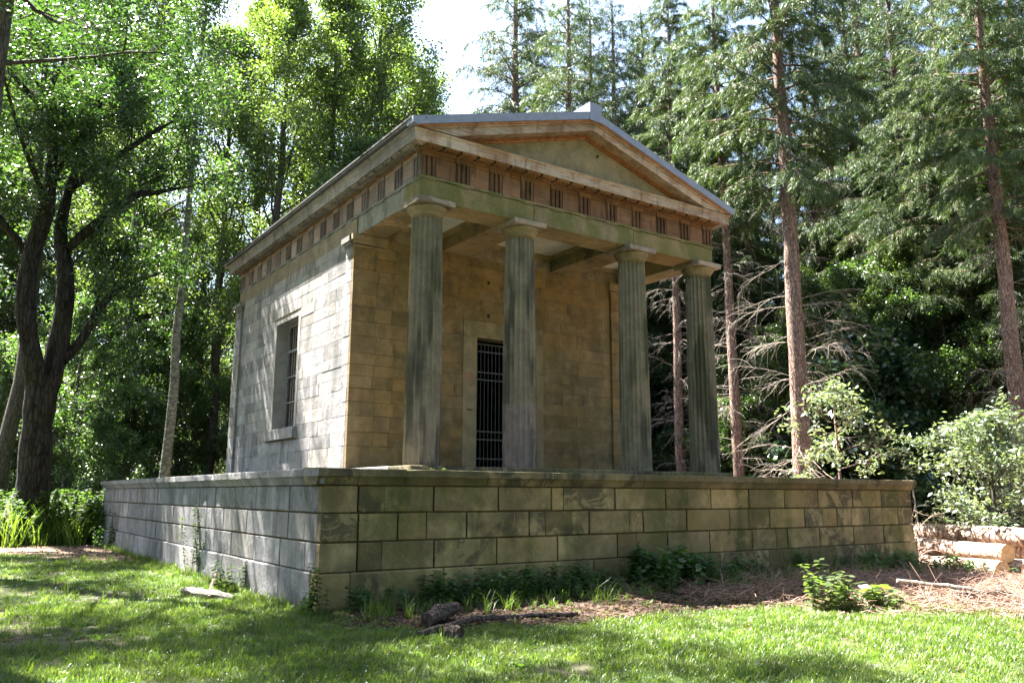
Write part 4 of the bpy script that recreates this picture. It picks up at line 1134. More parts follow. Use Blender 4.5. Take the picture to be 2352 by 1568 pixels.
# conifers to the right of the sky gap
for az, d, mset, sc, rot, lab in ((38.7, 46, C1, 1.32, .2, 'tall fir right behind the roof ridge block'),
                                  (46.35, 40, C5, 1.12, 1.2, 'fir trunk seen right beside the rightmost column, with bare dead twigs'),
                                  (50.1, 37, C5, 1.14, 2.6, 'slim reddish fir trunk just right of the pediment corner'),
                                  (51.4, 47, C5, .95, 3.3, 'thin fir between the slim reddish fir and the stout fir'),
                                  (53.9, 33, C4, 1.22, 4.4, 'stout pinkish fir trunk rising behind the podium right of the columns'),
                                  (55.6, 48, C3, 1.15, 5.0, 'dark fir trunk right behind the stout pinkish fir'),
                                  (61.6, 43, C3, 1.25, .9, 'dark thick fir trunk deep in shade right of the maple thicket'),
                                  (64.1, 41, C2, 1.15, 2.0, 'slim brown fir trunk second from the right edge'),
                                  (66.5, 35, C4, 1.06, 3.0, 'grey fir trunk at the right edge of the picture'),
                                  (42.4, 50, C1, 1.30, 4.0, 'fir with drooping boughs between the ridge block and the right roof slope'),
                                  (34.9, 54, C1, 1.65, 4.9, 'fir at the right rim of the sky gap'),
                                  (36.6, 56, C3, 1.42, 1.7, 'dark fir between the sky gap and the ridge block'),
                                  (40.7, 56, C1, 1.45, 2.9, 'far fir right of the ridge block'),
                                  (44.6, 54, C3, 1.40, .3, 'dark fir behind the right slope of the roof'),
                                  (48.4, 56, C1, 1.3, .7, 'tall fir seen between the rightmost column and the slim reddish fir'),
                                  (68.6, 40, C3, 1.2, .7, 'dark fir half cut by the right edge of the picture'),
                                  (58.4, 48, C1, 1.2, 5.5, 'fir with broad drooping boughs above the maple thicket')):
    x, y = polar(az, d); plant('fir_tree', mset, CP, x, y, rot, sc, lab, 'tree')
# out of the frame on the left, throwing dappled shade on the turf
for i, (x, y, sc, ms) in enumerate(((-5.9, 1.6, 1.0, B6), (-4.9, 10.8, 1.0, B6), (-12.5, 3.5, 1.0, B6), (-9.8, 17.5, 1.0, B3), (-15, 12, 1.05, B1))):
    plant('broadleaf_tree', ms, BP, x, y, i * 1.3, sc, 'broadleaf tree beyond the left edge of the clearing', 'tree', 'trees beyond the left edge of the clearing')
# woodland behind, left and middle
for i, (az, d) in enumerate(((.6, 62), (2.4, 66), (4.6, 63), (6.6, 68), (-1.5, 60), (8.2, 64))):
    x, y = polar(az, d); plant('broadleaf_tree', (B3, B1)[i % 2], BP, x, y, i * 1.1, 1.6, 'tall broadleaf tree far behind the old oak at the left edge', 'tree', 'tall trees far behind the old oak')
for i in range(46):
    az = rt.uniform(1.0, 36); d = rt.uniform(44, 76)
    if 28.6 < az < 33.6: d = max(d, 56)
    if az < 9: d = max(d, 60)
    ms = rt.choice((B1, B2, B3, B3, B4)) if not 28.6 < az < 33.6 else rt.choice((B4, B5))
    x, y = polar(az, d)
    plant('broadleaf_tree', ms, BP, x, y, rt.uniform(0, 6.28), rt.uniform(.85, 1.15), 'broadleaf tree in the leafy wood left of and behind the temple', 'tree', 'broadleaf trees of the wood at left')
for i in range(64):
    az = rt.uniform(37, 70); d = rt.uniform(47, 78)
    ms = rt.choice((C1, C3, B1, B3, B3, B4, B4)); x, y = polar(az, d)
    lab = ('fir in the dark wood behind the right part of the podium', 'firs of the wood at right') if ms in (C1, C3) else ('broadleaf tree in the dark wood right of the temple', 'broadleaf trees of the wood at right')
    plant('fir_tree' if ms in (C1, C3) else 'broadleaf_tree', ms if ms not in (C1, C3) else ms[:2], BP, x, y, rt.uniform(0, 6.28), rt.uniform(.85, 1.12) * (1.28 if ms in (C1, C3) else 1.0), lab[0], 'tree', lab[1])
for i, (az, d) in enumerate(((52.5, 44), (55.0, 41), (57.2, 46), (59.4, 45), (62.8, 47), (65.2, 45), (67.3, 43), (49.2, 50), (47.4, 52), (60.8, 52), (57.0, 40), (60.6, 42), (63.2, 40), (65.4, 41))):
    x, y = polar(az, d); plant('broadleaf_tree', (B4, B2, B4, B2)[i % 4], BP, x, y, i * 1.7, (.95, .62, 1.1, .7)[i % 4], 'sunlit broadleaf tree growing between the firs right of the temple', 'tree', 'sunlit broadleaf trees between the firs')
for i in range(8):
    az = 1.5 + 13.5 * i / 8 + rt.uniform(-.4, .4); d = rt.uniform(43, 52)
    x, y = polar(az, d); plant('broadleaf_tree', B4, BP, x, y, rt.uniform(0, 6.28), rt.uniform(.8, 1.05), 'low dark understorey tree behind the old oak', 'tree', 'understorey trees behind the old oak')
# shrubs under the trees
for i in range(60):
    az = rt.uniform(1.5, 68); d = rt.uniform(38, 54) if az < 30 or az > 47 else rt.uniform(44, 55)
    ms = rt.choice((B5, B5, B4)); x, y = polar(az, d)
    left_ = az < 36
    plant('shrub', ms, ('stems', 'foliage'), x, y, rt.uniform(0, 6.28), rt.uniform(.6, 1.0), 'leafy shrub under the trees ' + ('at left' if left_ else 'at right'), 'shrub', 'shrubs under the trees ' + ('at left' if left_ else 'at right'))
# unseen trees added behind the viewpoint to cut skylight on the front
for i in range(36):
    a = R(98 + 215 * i / 36 + rt.uniform(-4, 4)); d = rt.uniform(16, 27)
    x, y = 4 + d * math.sin(a) * 1.1, -10 + d * math.cos(a)
    if x < -2 and y > 0: continue
    plant('broadleaf_tree', rt.choice((B1, B3, B3)), BP, x, y, rt.uniform(0, 6.28), rt.uniform(.9, 1.1), 'unseen broadleaf tree added behind the viewpoint to cut skylight', 'tree', 'unseen trees added behind the viewpoint')
# far wood closing the view, one mass
g = np.random.default_rng(900); n = 90000
az = np.radians(g.uniform(-25, 95, n)); d = g.uniform(74, 110, n)
top = 15 + 5 * fbm(np.degrees(az) * .4, d * .05, 1.0, 3)
P = np.stack([EYE.x + d * np.sin(az), EYE.y + d * np.cos(az), top * g.uniform(0, 1, n) ** .8], 1)
keep = fbm(P[:, 0] * .35, P[:, 2] * .6 + P[:, 1] * .2, 1.0, 7) > .38
P = P[keep]; n = len(P)
V, F = leaves_np(P, g.normal(0, 1, (n, 3)), g.normal(0, .6, (n, 3)) + np.array([0, 0, .6]), .8, .6, g, g)
o = bpy.data.objects.new('far_woodland', np_mesh('far_woodland', V, F, M['leaf_mid'], g.uniform(0, 1, n))); COL.objects.link(o)
tag(o, 'dense green wood far behind the trees', 'woodland', kind='stuff')

# ------------------------------------------------------------------ scattered small plants (geometry-node instances)
PROTO = bpy.data.collections.new('plant_prototypes')   # not linked: only a source for instances
def proto(sub, name, V, F, mats, rnd=None, mi=None):
    me_ = np_mesh(name, V, F, None, rnd)
    for m_ in (mats if isinstance(mats, (list, tuple)) else [mats]): me_.materials.append(m_)
    if mi is not None: me_.polygons.foreach_set('material_index', np.asarray(mi, np.int32))
    o = bpy.data.objects.new(name, me_); sub.objects.link(o); return o

def scatter(name, sub, P, rot, scl, label, cat, tilt=None):
    """one object of points; every point carries an instance of one prototype of the collection 'sub'"""
    n = len(P)
    me_ = bpy.data.meshes.new(name); me_.vertices.add(n); me_.vertices.foreach_set('co', np.ascontiguousarray(P, np.float32).ravel())
    g_ = np.random.default_rng(n)
    if tilt is None: tilt = g_.normal(0, .12, (n, 2))
    E_ = np.stack([tilt[:, 0], tilt[:, 1], rot], 1).astype(np.float32)
    a = me_.attributes.new('rot', 'FLOAT_VECTOR', 'POINT'); a.data.foreach_set('vector', E_.ravel())
    a = me_.attributes.new('scl', 'FLOAT', 'POINT'); a.data.foreach_set('value', np.ascontiguousarray(scl, np.float32))
    o = bpy.data.objects.new(name, me_); COL.objects.link(o); tag(o, label, cat, kind='stuff')
    ng = bpy.data.node_groups.new(name, 'GeometryNodeTree')
    ng.interface.new_socket('Geometry', in_out='INPUT', socket_type='NodeSocketGeometry')
    ng.interface.new_socket('Geometry', in_out='OUTPUT', socket_type='NodeSocketGeometry')
    N = ng.nodes; L = ng.links
    gi = N.new('NodeGroupInput'); go = N.new('NodeGroupOutput'); iop = N.new('GeometryNodeInstanceOnPoints')
    ci = N.new('GeometryNodeCollectionInfo'); ci.inputs['Collection'].default_value = sub; ci.inputs['Separate Children'].default_value = True; ci.inputs['Reset Children'].default_value = True
    iop.inputs['Pick Instance'].default_value = True
    ra = N.new('GeometryNodeInputNamedAttribute'); ra.data_type = 'FLOAT_VECTOR'; ra.inputs[0].default_value = 'rot'
    sa = N.new('GeometryNodeInputNamedAttribute'); sa.data_type = 'FLOAT'; sa.inputs[0].default_value = 'scl'
    rv = N.new('FunctionNodeRandomValue'); rv.data_type = 'INT'; rv.inputs[4].default_value = 0; rv.inputs[5].default_value = max(0, len(sub.objects) - 1)
    e2r = N.new('FunctionNodeEulerToRotation')
    L.new(gi.outputs[0], iop.inputs['Points']); L.new(ci.outputs[0], iop.inputs['Instance'])
    L.new([s for s in ra.outputs if s.enabled][0], e2r.inputs[0]); L.new(e2r.outputs[0], iop.inputs['Rotation'])
    L.new([s for s in sa.outputs if s.enabled][0], iop.inputs['Scale'])
    L.new([s for s in rv.outputs if s.enabled][0], iop.inputs['Instance Index'])
    L.new(iop.outputs[0], go.inputs[0])
    md = o.modifiers.new('scatter', 'NODES'); md.node_group = ng
    return o

def sub_col(name):
    c = bpy.data.collections.new(name); PROTO.children.link(c); return c
def on_ground(xy): return np.column_stack([xy, hground(xy[:, 0], xy[:, 1])])

def blades(g_, n, rad, h, wdt, bend):
    """a tuft of bent grass blades: two quads each"""
    V = []; F = []; rn = []
    for i in range(n):
        a = g_.uniform(0, 6.28); r_ = rad * math.sqrt(g_.uniform()); p = np.array([r_ * math.cos(a), r_ * math.sin(a), -.01])
        b_ = g_.uniform(0, 6.28); dr = np.array([math.cos(b_), math.sin(b_), 0]); s_ = np.array([-dr[1], dr[0], 0]) * wdt * g_.uniform(.7, 1.3)
        H_ = h * g_.uniform(.5, 1.2); bd = bend * g_.uniform(.3, 1.2) * H_
        m = p + np.array([0, 0, H_ * .6]) + dr * bd * .35; t = p + np.array([0, 0, H_ * .92]) + dr * bd
        k = len(V); V += [p - s_, p + s_, m + s_ * .8, m - s_ * .8, t + s_ * .12, t - s_ * .12]; F += [(k, k + 1, k + 2, k + 3), (k + 3, k + 2, k + 4, k + 5)]
        q = g_.uniform(0, 1); rn += [q, q]
    return np.array(V), np.array(F), np.array(rn)
g = np.random.default_rng(500)
turf_c = sub_col('turf_tufts')
for i in range(6):
    V, F, rn = blades(g, 22, .075, (.055, .07, .085, .06, .10, .05)[i], .0032, .75); proto(turf_c, 'turf_tuft_%d' % i, V, F, M['grass'], rn)
tall_c = sub_col('tall_tufts')
for i in range(4):
    V, F, rn = blades(g, 16, .06, (.18, .26, .22, .32)[i], .0042, .8); proto(tall_c, 'tall_tuft_%d' % i, V, F, M['grass'], rn)

def dens_points(n, x0, x1, y0, y1, f, g_):
    xy = np.column_stack([g_.uniform(x0, x1, n), g_.uniform(y0, y1, n)])
    k = (g_.uniform(0, 1, n) < f(xy[:, 0], xy[:, 1])) & ~inside_podium(xy[:, 0], xy[:, 1], .06)
    return xy[k]
def visible(x, y):
    """roughly the wedge the camera can see, with a margin"""
    dx, dy = x - EYE.x, y - EYE.y; d = np.hypot(dx, dy); az = np.degrees(np.arctan2(dx, dy))
    return (az > -4) & (az < 73) & (d > 5.5)
def dist_f(x, y): return np.hypot(x - EYE.x, y - EYE.y)
near = dens_points(90000, -7, 13, -11, 3, lambda x, y: grass_mask(x, y) ** 1.3 * visible(x, y) * (dist_f(x, y) < 15) * (.45 + .75 * fbm(x, y, 1.7, 61)), g)
far = dens_points(60000, -9, 16, -6, 22, lambda x, y: grass_mask(x, y) ** 1.3 * visible(x, y) * (dist_f(x, y) >= 15) * .55, g)
xy = np.concatenate([near, far]); n = len(xy)
sc_ = g.uniform(.6, 1.15, n) * (.7 + .6 * fbm(xy[:, 0], xy[:, 1], .9, 71)) * np.where(dist_f(xy[:, 0], xy[:, 1]) > 15, 1.25, 1.0)
scatter('turf_grass', turf_c, on_ground(xy), g.uniform(0, 6.28, n), sc_, 'short sunlit turf in front of and left of the podium', 'grass')
# longer grass at the foot of the walls and in loose clumps
xy = dens_points(9000, -7, 13, -10, 21, lambda x, y: visible(x, y) * grass_mask(x, y) * (.05 + .9 * (fbm(x, y, 1.1, 81) > .62) * .4 + .55 * np.exp(-((x + .35) / .4) ** 2) * (y > 0) + .4 * np.exp(-((x - .0) / .9) ** 2 - ((y + .7) / .6) ** 2)), g)
xy2 = np.column_stack([g.uniform(-.4, -.08, 320), g.uniform(-.8, 20, 320)]); xy = np.concatenate([xy, xy2]); n = len(xy)
scatter('long_grass', tall_c, on_ground(xy), g.uniform(0, 6.28, n), g.uniform(.35, .85, n), 'longer grass in clumps and along the foot of the podium', 'grass')

# broad-leaved weeds (dock, plantain) and clover flowers
weed_c = sub_col('weeds')
for i in range(4):
    k = (6, 8, 10, 7)[i]; a = np.arange(k) * 2.4 + g.normal(0, .3, k); D = np.stack([np.cos(a), np.sin(a), g.uniform(.25, .9, k)], 1)
    V, F = leaves_np(np.zeros((k, 3)), D, np.tile([0, 0, 1.0], (k, 1)) + g.normal(0, .15, (k, 3)), (.08, .10, .07, .11)[i], .42, g, g); proto(weed_c, 'weed_%d' % i, V, F, M['weed'], g.uniform(0, 1, k))
xy = dens_points(16000, -7, 12, -11, 20, lambda x, y: visible(x, y) * (.10 + .5 * (fbm(x, y, .7, 91) > .55)) * np.clip(grass_mask(x, y) + .15, 0, 1) * .55, g); n = len(xy)
scatter('broadleaf_weeds', weed_c, on_ground(xy), g.uniform(0, 6.28, n), g.uniform(.45, 1.25, n), 'broad-leaved weeds and clover scattered through the turf', 'weeds')
fl_c = sub_col('clover')
V = []; F = []
for k, (z, r_) in enumerate(((.05, .004), (.06, .011), (.07, .0)),): pass
th_ = np.arange(6) * math.pi / 3
Vv = np.concatenate([np.stack([.011 * np.cos(th_), .011 * np.sin(th_), np.full(6, .062)], 1), np.array([[0, 0, .074], [0, 0, .052]])])
Ff = np.array([(i, (i + 1) % 6, 6) for i in range(6)] + [((i + 1) % 6, i, 7) for i in range(6)])
proto(fl_c, 'clover_head', Vv, Ff, M['petal'])
xy = dens_points(2600, -6, 4, -8, 8, lambda x, y: visible(x, y) * grass_mask(x, y) * (fbm(x, y, .9, 95) > .56) * .5, g); n = len(xy)
scatter('clover_flowers', fl_c, on_ground(xy), g.uniform(0, 6.28, n), g.uniform(.45, .85, n), 'tiny white clover heads in the turf at left', 'flowers')

# nettles: stem with pairs of toothed leaves
def nettle(g_, H_, ls):
    V = []; F = []; rn = []; mi = []
    st, sf = tube([(0, 0, -.03), (.02, .01, H_ * .5), (.03, .0, H_)], [.006, .005, .003], 4, False)
    k = 0; V.append(st); F.append(np.array(sf)); k += len(st); rn += [.3] * len(sf)
    P = []; D = []
    lv = int(H_ / .06)
    for i in range(lv):
        z = H_ * (.2 + .8 * i / max(1, lv - 1)); a = (i % 2) * math.pi / 2 + g_.normal(0, .25)
        for s_ in (0, math.pi):
            for q in range(2 if i < lv - 1 else 1):
                P.append((.02, .005, z)); D.append((math.cos(a + s_ + q * .5), math.sin(a + s_ + q * .5), g_.uniform(-.35, .35)))
    P = np.array(P); D = np.array(D); n_ = len(P)
    Vl, Fl = leaves_np(P, D, np.tile([0, 0, 1.0], (n_, 1)) + g_.normal(0, .25, (n_, 3)), ls, .55, g_, g_)
    V.append(Vl); F.append(Fl + k); rn += list(g_.uniform(0, 1, n_))
    return np.concatenate(V), np.concatenate(F), np.array(rn)
net_c = sub_col('nettles')
for i in range(5):
    V, F, rn = nettle(g, (.32, .45, .55, .4, .62)[i], .125); proto(net_c, 'nettle_%d' % i, V, F, M['nettle'], rn)
def nf(x, y):
    a = np.exp(-((y + .42) / .32) ** 2) * sst(1.1, 2.0, x) * (1 - sst(5.0, 5.8, x)) * .95
    a = np.maximum(a, np.exp(-((x - 7.0) / .95) ** 2 - ((y + .5) / .45) ** 2) * 1.0)
    a = np.maximum(a, np.exp(-((y + .28) / .2) ** 2) * sst(.1, .5, x) * (1 - sst(1.5, 2.2, x)) * .6)
    a = np.maximum(a, np.exp(-((y + .3) / .25) ** 2) * sst(8, 9, x) * (1 - sst(15.5, 16.4, x)) * (fbm(x, y, 1.2, 15) > .52) * .7)
    a = np.maximum(a, np.exp(-((x - 14.2) / 1.5) ** 2 - ((y + .8) / .5) ** 2) * .6)
    a = np.maximum(a, np.exp(-((x - 16.7) / .7) ** 2 - ((y + .9) / .6) ** 2) * .55)
    return a * (.35 + .9 * fbm(x, y, 1.9, 17))
xy = dens_points(5200, 0, 18, -2.2, -.06, nf, g); n = len(xy)
scatter('nettle_bed', net_c, on_ground(xy), g.uniform(0, 6.28, n), g.uniform(.45, .9, n) * np.where(np.abs(xy[:, 0] - 7) < 1, 1.45, 1.0), 'dark nettles growing along the foot of the podium front', 'nettles')
# low creeping herbs in the litter
xy = dens_points(2500, 0, 16, -3.4, -.2, lambda x, y: .10 + .35 * (fbm(x, y, 1.4, 19) > .6), g); n = len(xy)
scatter('creeping_herbs', weed_c, on_ground(xy), g.uniform(0, 6.28, n), g.uniform(.4, 1.0, n), 'small green herbs in the shaded leaf litter before the podium', 'weeds')

# bright clump in the sun at right: each of these is a thing of its own
def clump(name, label, x, y, r_, nst, hmin, hmax, ls, mat, seed):
    g_ = np.random.default_rng(seed); Vs = []; Fs = []; rs = []; k = 0
    for i in range(nst):
        V, F, rn = nettle(g_, g_.uniform(hmin, hmax), ls * g_.uniform(.8, 1.25))
        a = g_.uniform(0, 6.28); q = r_ * math.sqrt(g_.uniform()); t = g_.uniform(0, 6.28); c_, s_ = math.cos(t), math.sin(t)
        X = np.column_stack([V[:, 0] * c_ - V[:, 1] * s_ + V[:, 2] * g_.normal(0, .2) + q * math.cos(a), V[:, 0] * s_ + V[:, 1] * c_ + V[:, 2] * g_.normal(0, .2) + q * math.sin(a), V[:, 2]])
        Vs.append(X); Fs.append(F + k); rs.append(rn); k += len(V)
    me_ = np_mesh(name, np.concatenate(Vs), np.concatenate(Fs), mat, np.concatenate(rs))
    o = bpy.data.objects.new(name, me_); COL.objects.link(o); o.location = (x, y, float(hground(np.array(x), np.array(y)))); tag(o, label, 'plant'); return o
clump('nettle_clump', 'tall pale nettle clump catching the sun at the shadow edge right of centre', 6.6, -4.1, .36, 8, .4, .75, .13, M['leaf_light'], 1)  # paler leaf colour than the nettle bed puts sunlight into the clump
clump('dock_plant', 'broad-leaved dock lit by the sun just right of the pale nettles', 7.35, -4.15, .5, 16, .2, .38, .17, M['leaf_light'], 2)
clump('weed_clump', 'weeds with yellow-green leaves at the near corner of the podium', -.3, -.4, .25, 9, .3, .75, .09, M['weed'], 3)
clump('climbing_weed', 'straggling weed growing up the podium side about a third along', -.2, 6.6, .15, 5, .5, 1.5, .10, M['weed'], 4)
clump('climbing_weed', 'dark weed against the podium side near its far left end', -.25, 16.8, .3, 9, .5, 1.3, .11, M['nettle'], 5)
clump('weed_clump', 'low weeds at the podium side half-way to the near corner', -.25, 3.4, .25, 10, .25, .55, .1, M['weed'], 6)

# leaf litter and brushwood
lit_c = sub_col('litter')
for i in range(5):
    k = 7; V, F = leaves_np(g.normal(0, .05, (k, 3)) * np.array([1, 1, .12]) + np.array([0, 0, .012]), g.normal(0, 1, (k, 3)) * np.array([1, 1, .2]), np.tile([0, 0, 1.0], (k, 1)) + g.normal(0, .35, (k, 3)), .06, .55, g, g); proto(lit_c, 'litter_%d' % i, V, F, M['dry'], g.uniform(0, 1, k))
xy = dens_points(26000, -1, 20, -7.5, .2, lambda x, y: litter_mask(x, y)[0] * visible(x, y) * .8, g)
xyb = dens_points(9000, -7, 5, -9, 20, lambda x, y: (1 - grass_mask(x, y)) * visible(x, y) * .35, g); xy = np.concatenate([xy, xyb]); n = len(xy)
scatter('leaf_litter', lit_c, on_ground(xy), g.uniform(0, 6.28, n), g.uniform(.6, 1.5, n), 'dark dead leaves on the bare ground before the podium', 'leaf litter')
twg_c = sub_col('twigs')
for i in range(6):
    Vs = []; Fs = []; k = 0
    for q in range(9):
        p0 = g.normal(0, .12, 3) * np.array([1, 1, .25]) + np.array([0, 0, .03]); d = g.normal(0, 1, 3) * np.array([1, 1, .18]); d = unit(d) * g.uniform(.12, .4)
        V, F = tube([p0, p0 + d * .5 + g.normal(0, .02, 3), p0 + d], [.005, .004, .002], 3, False); Vs.append(V); Fs.append(np.array(F) + k); k += len(V)
    F = np.concatenate(Fs); proto(twg_c, 'twig_%d' % i, np.concatenate(Vs), F, M['straw'], g.uniform(0, 1, len(F)))
xy = dens_points(14000, 4, 24, -10, 3, lambda x, y: litter_mask(x, y)[1] * visible(x, y) * .55, g); n = len(xy)
scatter('brushwood', twg_c, on_ground(xy), g.uniform(0, 6.28, n), g.uniform(.6, 1.6, n), 'pinkish dry twigs and needles strewn over the ground at right', 'brushwood')

xy = dens_points(1500, -7, 12, -11, 18, lambda x, y: visible(x, y) * .35, g); n = len(xy)
pz = on_ground(xy); pz[:, 2] += .03
scatter('fallen_leaves', lit_c, pz, g.uniform(0, 6.28, n), g.uniform(.4, .8, n), 'a few brown leaves fallen on the turf', 'leaf litter')
xy = dens_points(1200, .2, 16, -1.6, -.1, lambda x, y: .25 + .3 * (fbm(x, y, 1.5, 33) > .5), g); n = len(xy)
scatter('shade_grass', tall_c, on_ground(xy), g.uniform(0, 6.28, n), g.uniform(.5, 1.2, n), 'thin grass stems among the nettles at the podium front', 'grass')
yy = g.uniform(3.0, 17.1, 420); dd = np.abs(g.normal(0, .22, 420)); xr = 2.93 + dd
P_ = np.column_stack([xr, yy, 9.83 + SL * (5.25 - np.abs(xr - AX)) - .028])
scatter('roof_litter', lit_c, P_, g.uniform(0, 6.28, 420), g.uniform(.5, 1.1, 420), 'dead leaves and moss caught along the left eaves', 'leaf litter')
# undergrowth left of the podium
und_c = sub_col('undergrowth')
for i in range(4):
    V, F, rn = nettle(g, (.9, 1.2, 1.5, 1.1)[i], .15); proto(und_c, 'herb_%d' % i, V, F, M['weed'], rn)
xy = dens_points(9000, -9, 2.5, 18.5, 30, lambda x, y: visible(x, y) * sst(18.5, 20.5, y + .35 * (x + 1) + 2 * (fbm(x, y, .4, 5) - .5)) * .55, g); n = len(xy)
scatter('undergrowth', und_c, on_ground(xy), g.uniform(0, 6.28, n), g.uniform(.6, 1.25, n), 'tall sunlit nettles and brambles beyond the podium\'s far left end', 'undergrowth')
xy = dens_points(2600, -9, 1.5, 18.5, 27, lambda x, y: visible(x, y) * sst(18.0, 20.0, y + .35 * (x + 1)) * .5, g); n = len(xy)
scatter('tall_weeds', tall_c, on_ground(xy), g.uniform(0, 6.28, n), g.uniform(2.5, 5.0, n), 'loose pale tall grass stems beyond the podium\'s far left end', 'grass')
xy = dens_points(9000, -14, 40, 20, 48, lambda x, y: visible(x, y) * .5, g)
xy = np.concatenate([xy, dens_points(3000, 17.5, 40, -3, 22, lambda x, y: visible(x, y) * (dist_f(x, y) > 31) * .6, g)]); n = len(xy)
scatter('woodland_floor_plants', und_c, on_ground(xy), g.uniform(0, 6.28, n), g.uniform(.4, .9, n), 'green ground plants covering the floor of the wood behind', 'undergrowth')

# ------------------------------------------------------------------ bushes at right
x, y = polar(64.7, 27.5)
EL = broadleaf('elder', 401, 3.9, .06, .10, 2.3, 9000, .15, M['leaf_elder'], M['bark_grey'], 26, .4, .42, elev=(5, 60), jit=.16, ns=7, nt_=3)
plant('elder_bush', EL, ('stems', 'foliage'), x, y, 0, 1.0, 'pale glossy-leaved elder bush behind the log pile at right', 'bush')
x, y = polar(68.3, 30)
plant('elder_bush', EL, ('stems', 'foliage'), x, y, 2.2, .95, 'second pale bush cut by the right edge behind the logs', 'bush')
SAP = broadleaf('sapling', 402, 5.4, .05, .30, 2.3, 2300, .17, M['leaf_elder'], M['bark_fir'], 16, .3, .5, elev=(5, 45), jit=.14, ns=5, nt_=3, flat=.25)
x, y = polar(56.3, 27.5); plant('sapling', SAP, ('stem', 'foliage'), x, y, .5, .95, 'young broadleaf sapling with shining leaves right of the stout fir', 'tree')
MA = broadleaf('dark_maple', 403, 9, .10, .06, 3.4, 17000, .22, M['leaf_dark'], M['bark_grey'], 26, .3, .8, elev=(-5, 50), jit=.3, flat=.3)
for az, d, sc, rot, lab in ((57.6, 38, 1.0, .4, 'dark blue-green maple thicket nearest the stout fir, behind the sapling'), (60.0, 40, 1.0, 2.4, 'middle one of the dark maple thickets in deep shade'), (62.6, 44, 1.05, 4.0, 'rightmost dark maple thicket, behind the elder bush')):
    x, y = polar(az, d); plant('maple_thicket', MA, ('stems', 'foliage'), x, y, rot, sc, lab, 'bush', 'dark maples behind the right end of the podium')

# ------------------------------------------------------------------ felled logs
def log(label, p_end, dirn, L, r_, seed):
    g_ = np.random.default_rng(seed); d = unit(np.array(dirn, float)); k = 22; nn = 22
    root = bpy.data.objects.new('felled_log', None); COL.objects.link(root); root.location = p_end
    zax = Vector(d); root.rotation_mode = 'QUATERNION'; root.rotation_quaternion = zax.to_track_quat('Z', 'Y')
    tag(root, label, 'log', 'felled logs stacked at right')
    V = []; F = []
    for i in range(k + 1):
        z = L * i / k; cx_, cy_ = .03 * math.sin(i * .5 + seed), .03 * math.cos(i * .37 + seed)
        cx_ *= min(1, i / 4); cy_ *= min(1, i / 4)
        for j in range(nn):
            th_ = 2 * math.pi * j / nn; rr = r_ * (1 + .1 * z / L) * (1 + .035 * math.sin(3 * th_ + seed) + g_.normal(0, .018))
            V.append((cx_ + rr * math.cos(th_), cy_ + rr * math.sin(th_), z))
    for i in range(k):
        for j in range(nn): F.append((i * nn + j, i * nn + (j + 1) % nn, (i + 1) * nn + (j + 1) % nn, (i + 1) * nn + j))
    F.append(tuple(k * nn + j for j in range(nn)))
    me_ = bpy.data.meshes.new('log_bark'); me_.from_pydata(V, [], F); me_.materials.append(M['log_bark'])
    me_.polygons.foreach_set('use_smooth', [True] * len(me_.polygons))
    o = bpy.data.objects.new('bark', me_); COL.objects.link(o); o.parent = root
    E_ = [(x_ * .985, y_ * .985, -.004) for x_, y_, z_ in V[:nn]] + [(x_, y_, .05) for x_, y_, z_ in V[:nn]]
    Fe = [tuple(range(nn))[::-1]] + [(j, (j + 1) % nn, nn + (j + 1) % nn, nn + j) for j in range(nn)]
    me_ = bpy.data.meshes.new('cut_end'); me_.from_pydata(E_, [], Fe); me_.materials.append(M['log_end'])
    o = bpy.data.objects.new('cut_end', me_); COL.objects.link(o); o.parent = root
LD = (.285, .954, .0)
for (lab, x, y, z, r_, L, s_) in (('bottom left log of the pile with a round pale cut end', 17.05, -1.75, -.10, .235, 9, 1),
                                 ('bottom right log of the pile, end in the sun', 17.72, -2.05, -.10, .25, 9, 2),
                                 ('middle log lying on the two bottom logs', 17.46, -1.72, .29, .225, 9.5, 3),
                                 ('log at the right edge of the pile', 18.28, -1.95, .33, .25, 9.5, 4),
                                 ('topmost log of the pile with flaking bark', 17.82, -2.75, .66, .235, 11, 5),
                                 ('rearmost log of the pile beside the bush', 18.85, -1.3, .0, .25, 9, 6)):
    log(lab, (x, y, z), LD, L, r_, s_)

# ------------------------------------------------------------------ fallen wood on the ground
def stick(name, label, pts, rad, mat, n=7, cat='branch'):
    P = np.array([(a, b_, float(hground(np.array(a), np.array(b_))) + c_) for a, b_, c_ in pts])
    t = np.linspace(0, 1, 4 * len(P)); ix = np.linspace(0, 1, len(P))
    P = np.stack([np.interp(t, ix, P[:, q]) for q in range(3)], 1); gg = np.random.default_rng(len(label)); P[1:-1] += gg.normal(0, min(.008, rad[0] * .18), (len(P) - 2, 3))
    r_ = np.interp(t, np.linspace(0, 1, len(rad)), rad) * (1 + .12 * gg.normal(0, 1, len(t)))
    V, F = tube(P, r_, n, True); o = pymesh(name, V, F, mat, None, False); tag(o, label, cat); return o
stick('fallen_branch', 'long bent branch lying on the ground before the podium', ((.12, -2.95, .04), (.75, -2.6, .06), (1.35, -2.25, .06), (2.1, -2.3, .05), (2.92, -2.5, .04)), (.045, .05, .045, .04, .03), M['bark_fird'])
stick('wood_chunk', 'short thick split log behind the bent branch', ((.55, -2.35, .12), (.95, -2.0, .14), (1.38, -1.7, .15)), (.09, .105, .08), M['bark_fird'], 9, 'log')
stick('wood_stump', 'small sawn stub lying in front of the bent branch', ((.5, -3.25, .07), (.42, -3.05, .08)), (.085, .08), M['bark_fird'], 9, 'log')
stick('fallen_branch', 'pale barkless branch in the grass beside the podium side', ((-1.15, 3.2, .07), (-.95, 2.5, .09), (-.7, 1.8, .06)), (.05, .075, .035), M['deadwood'])
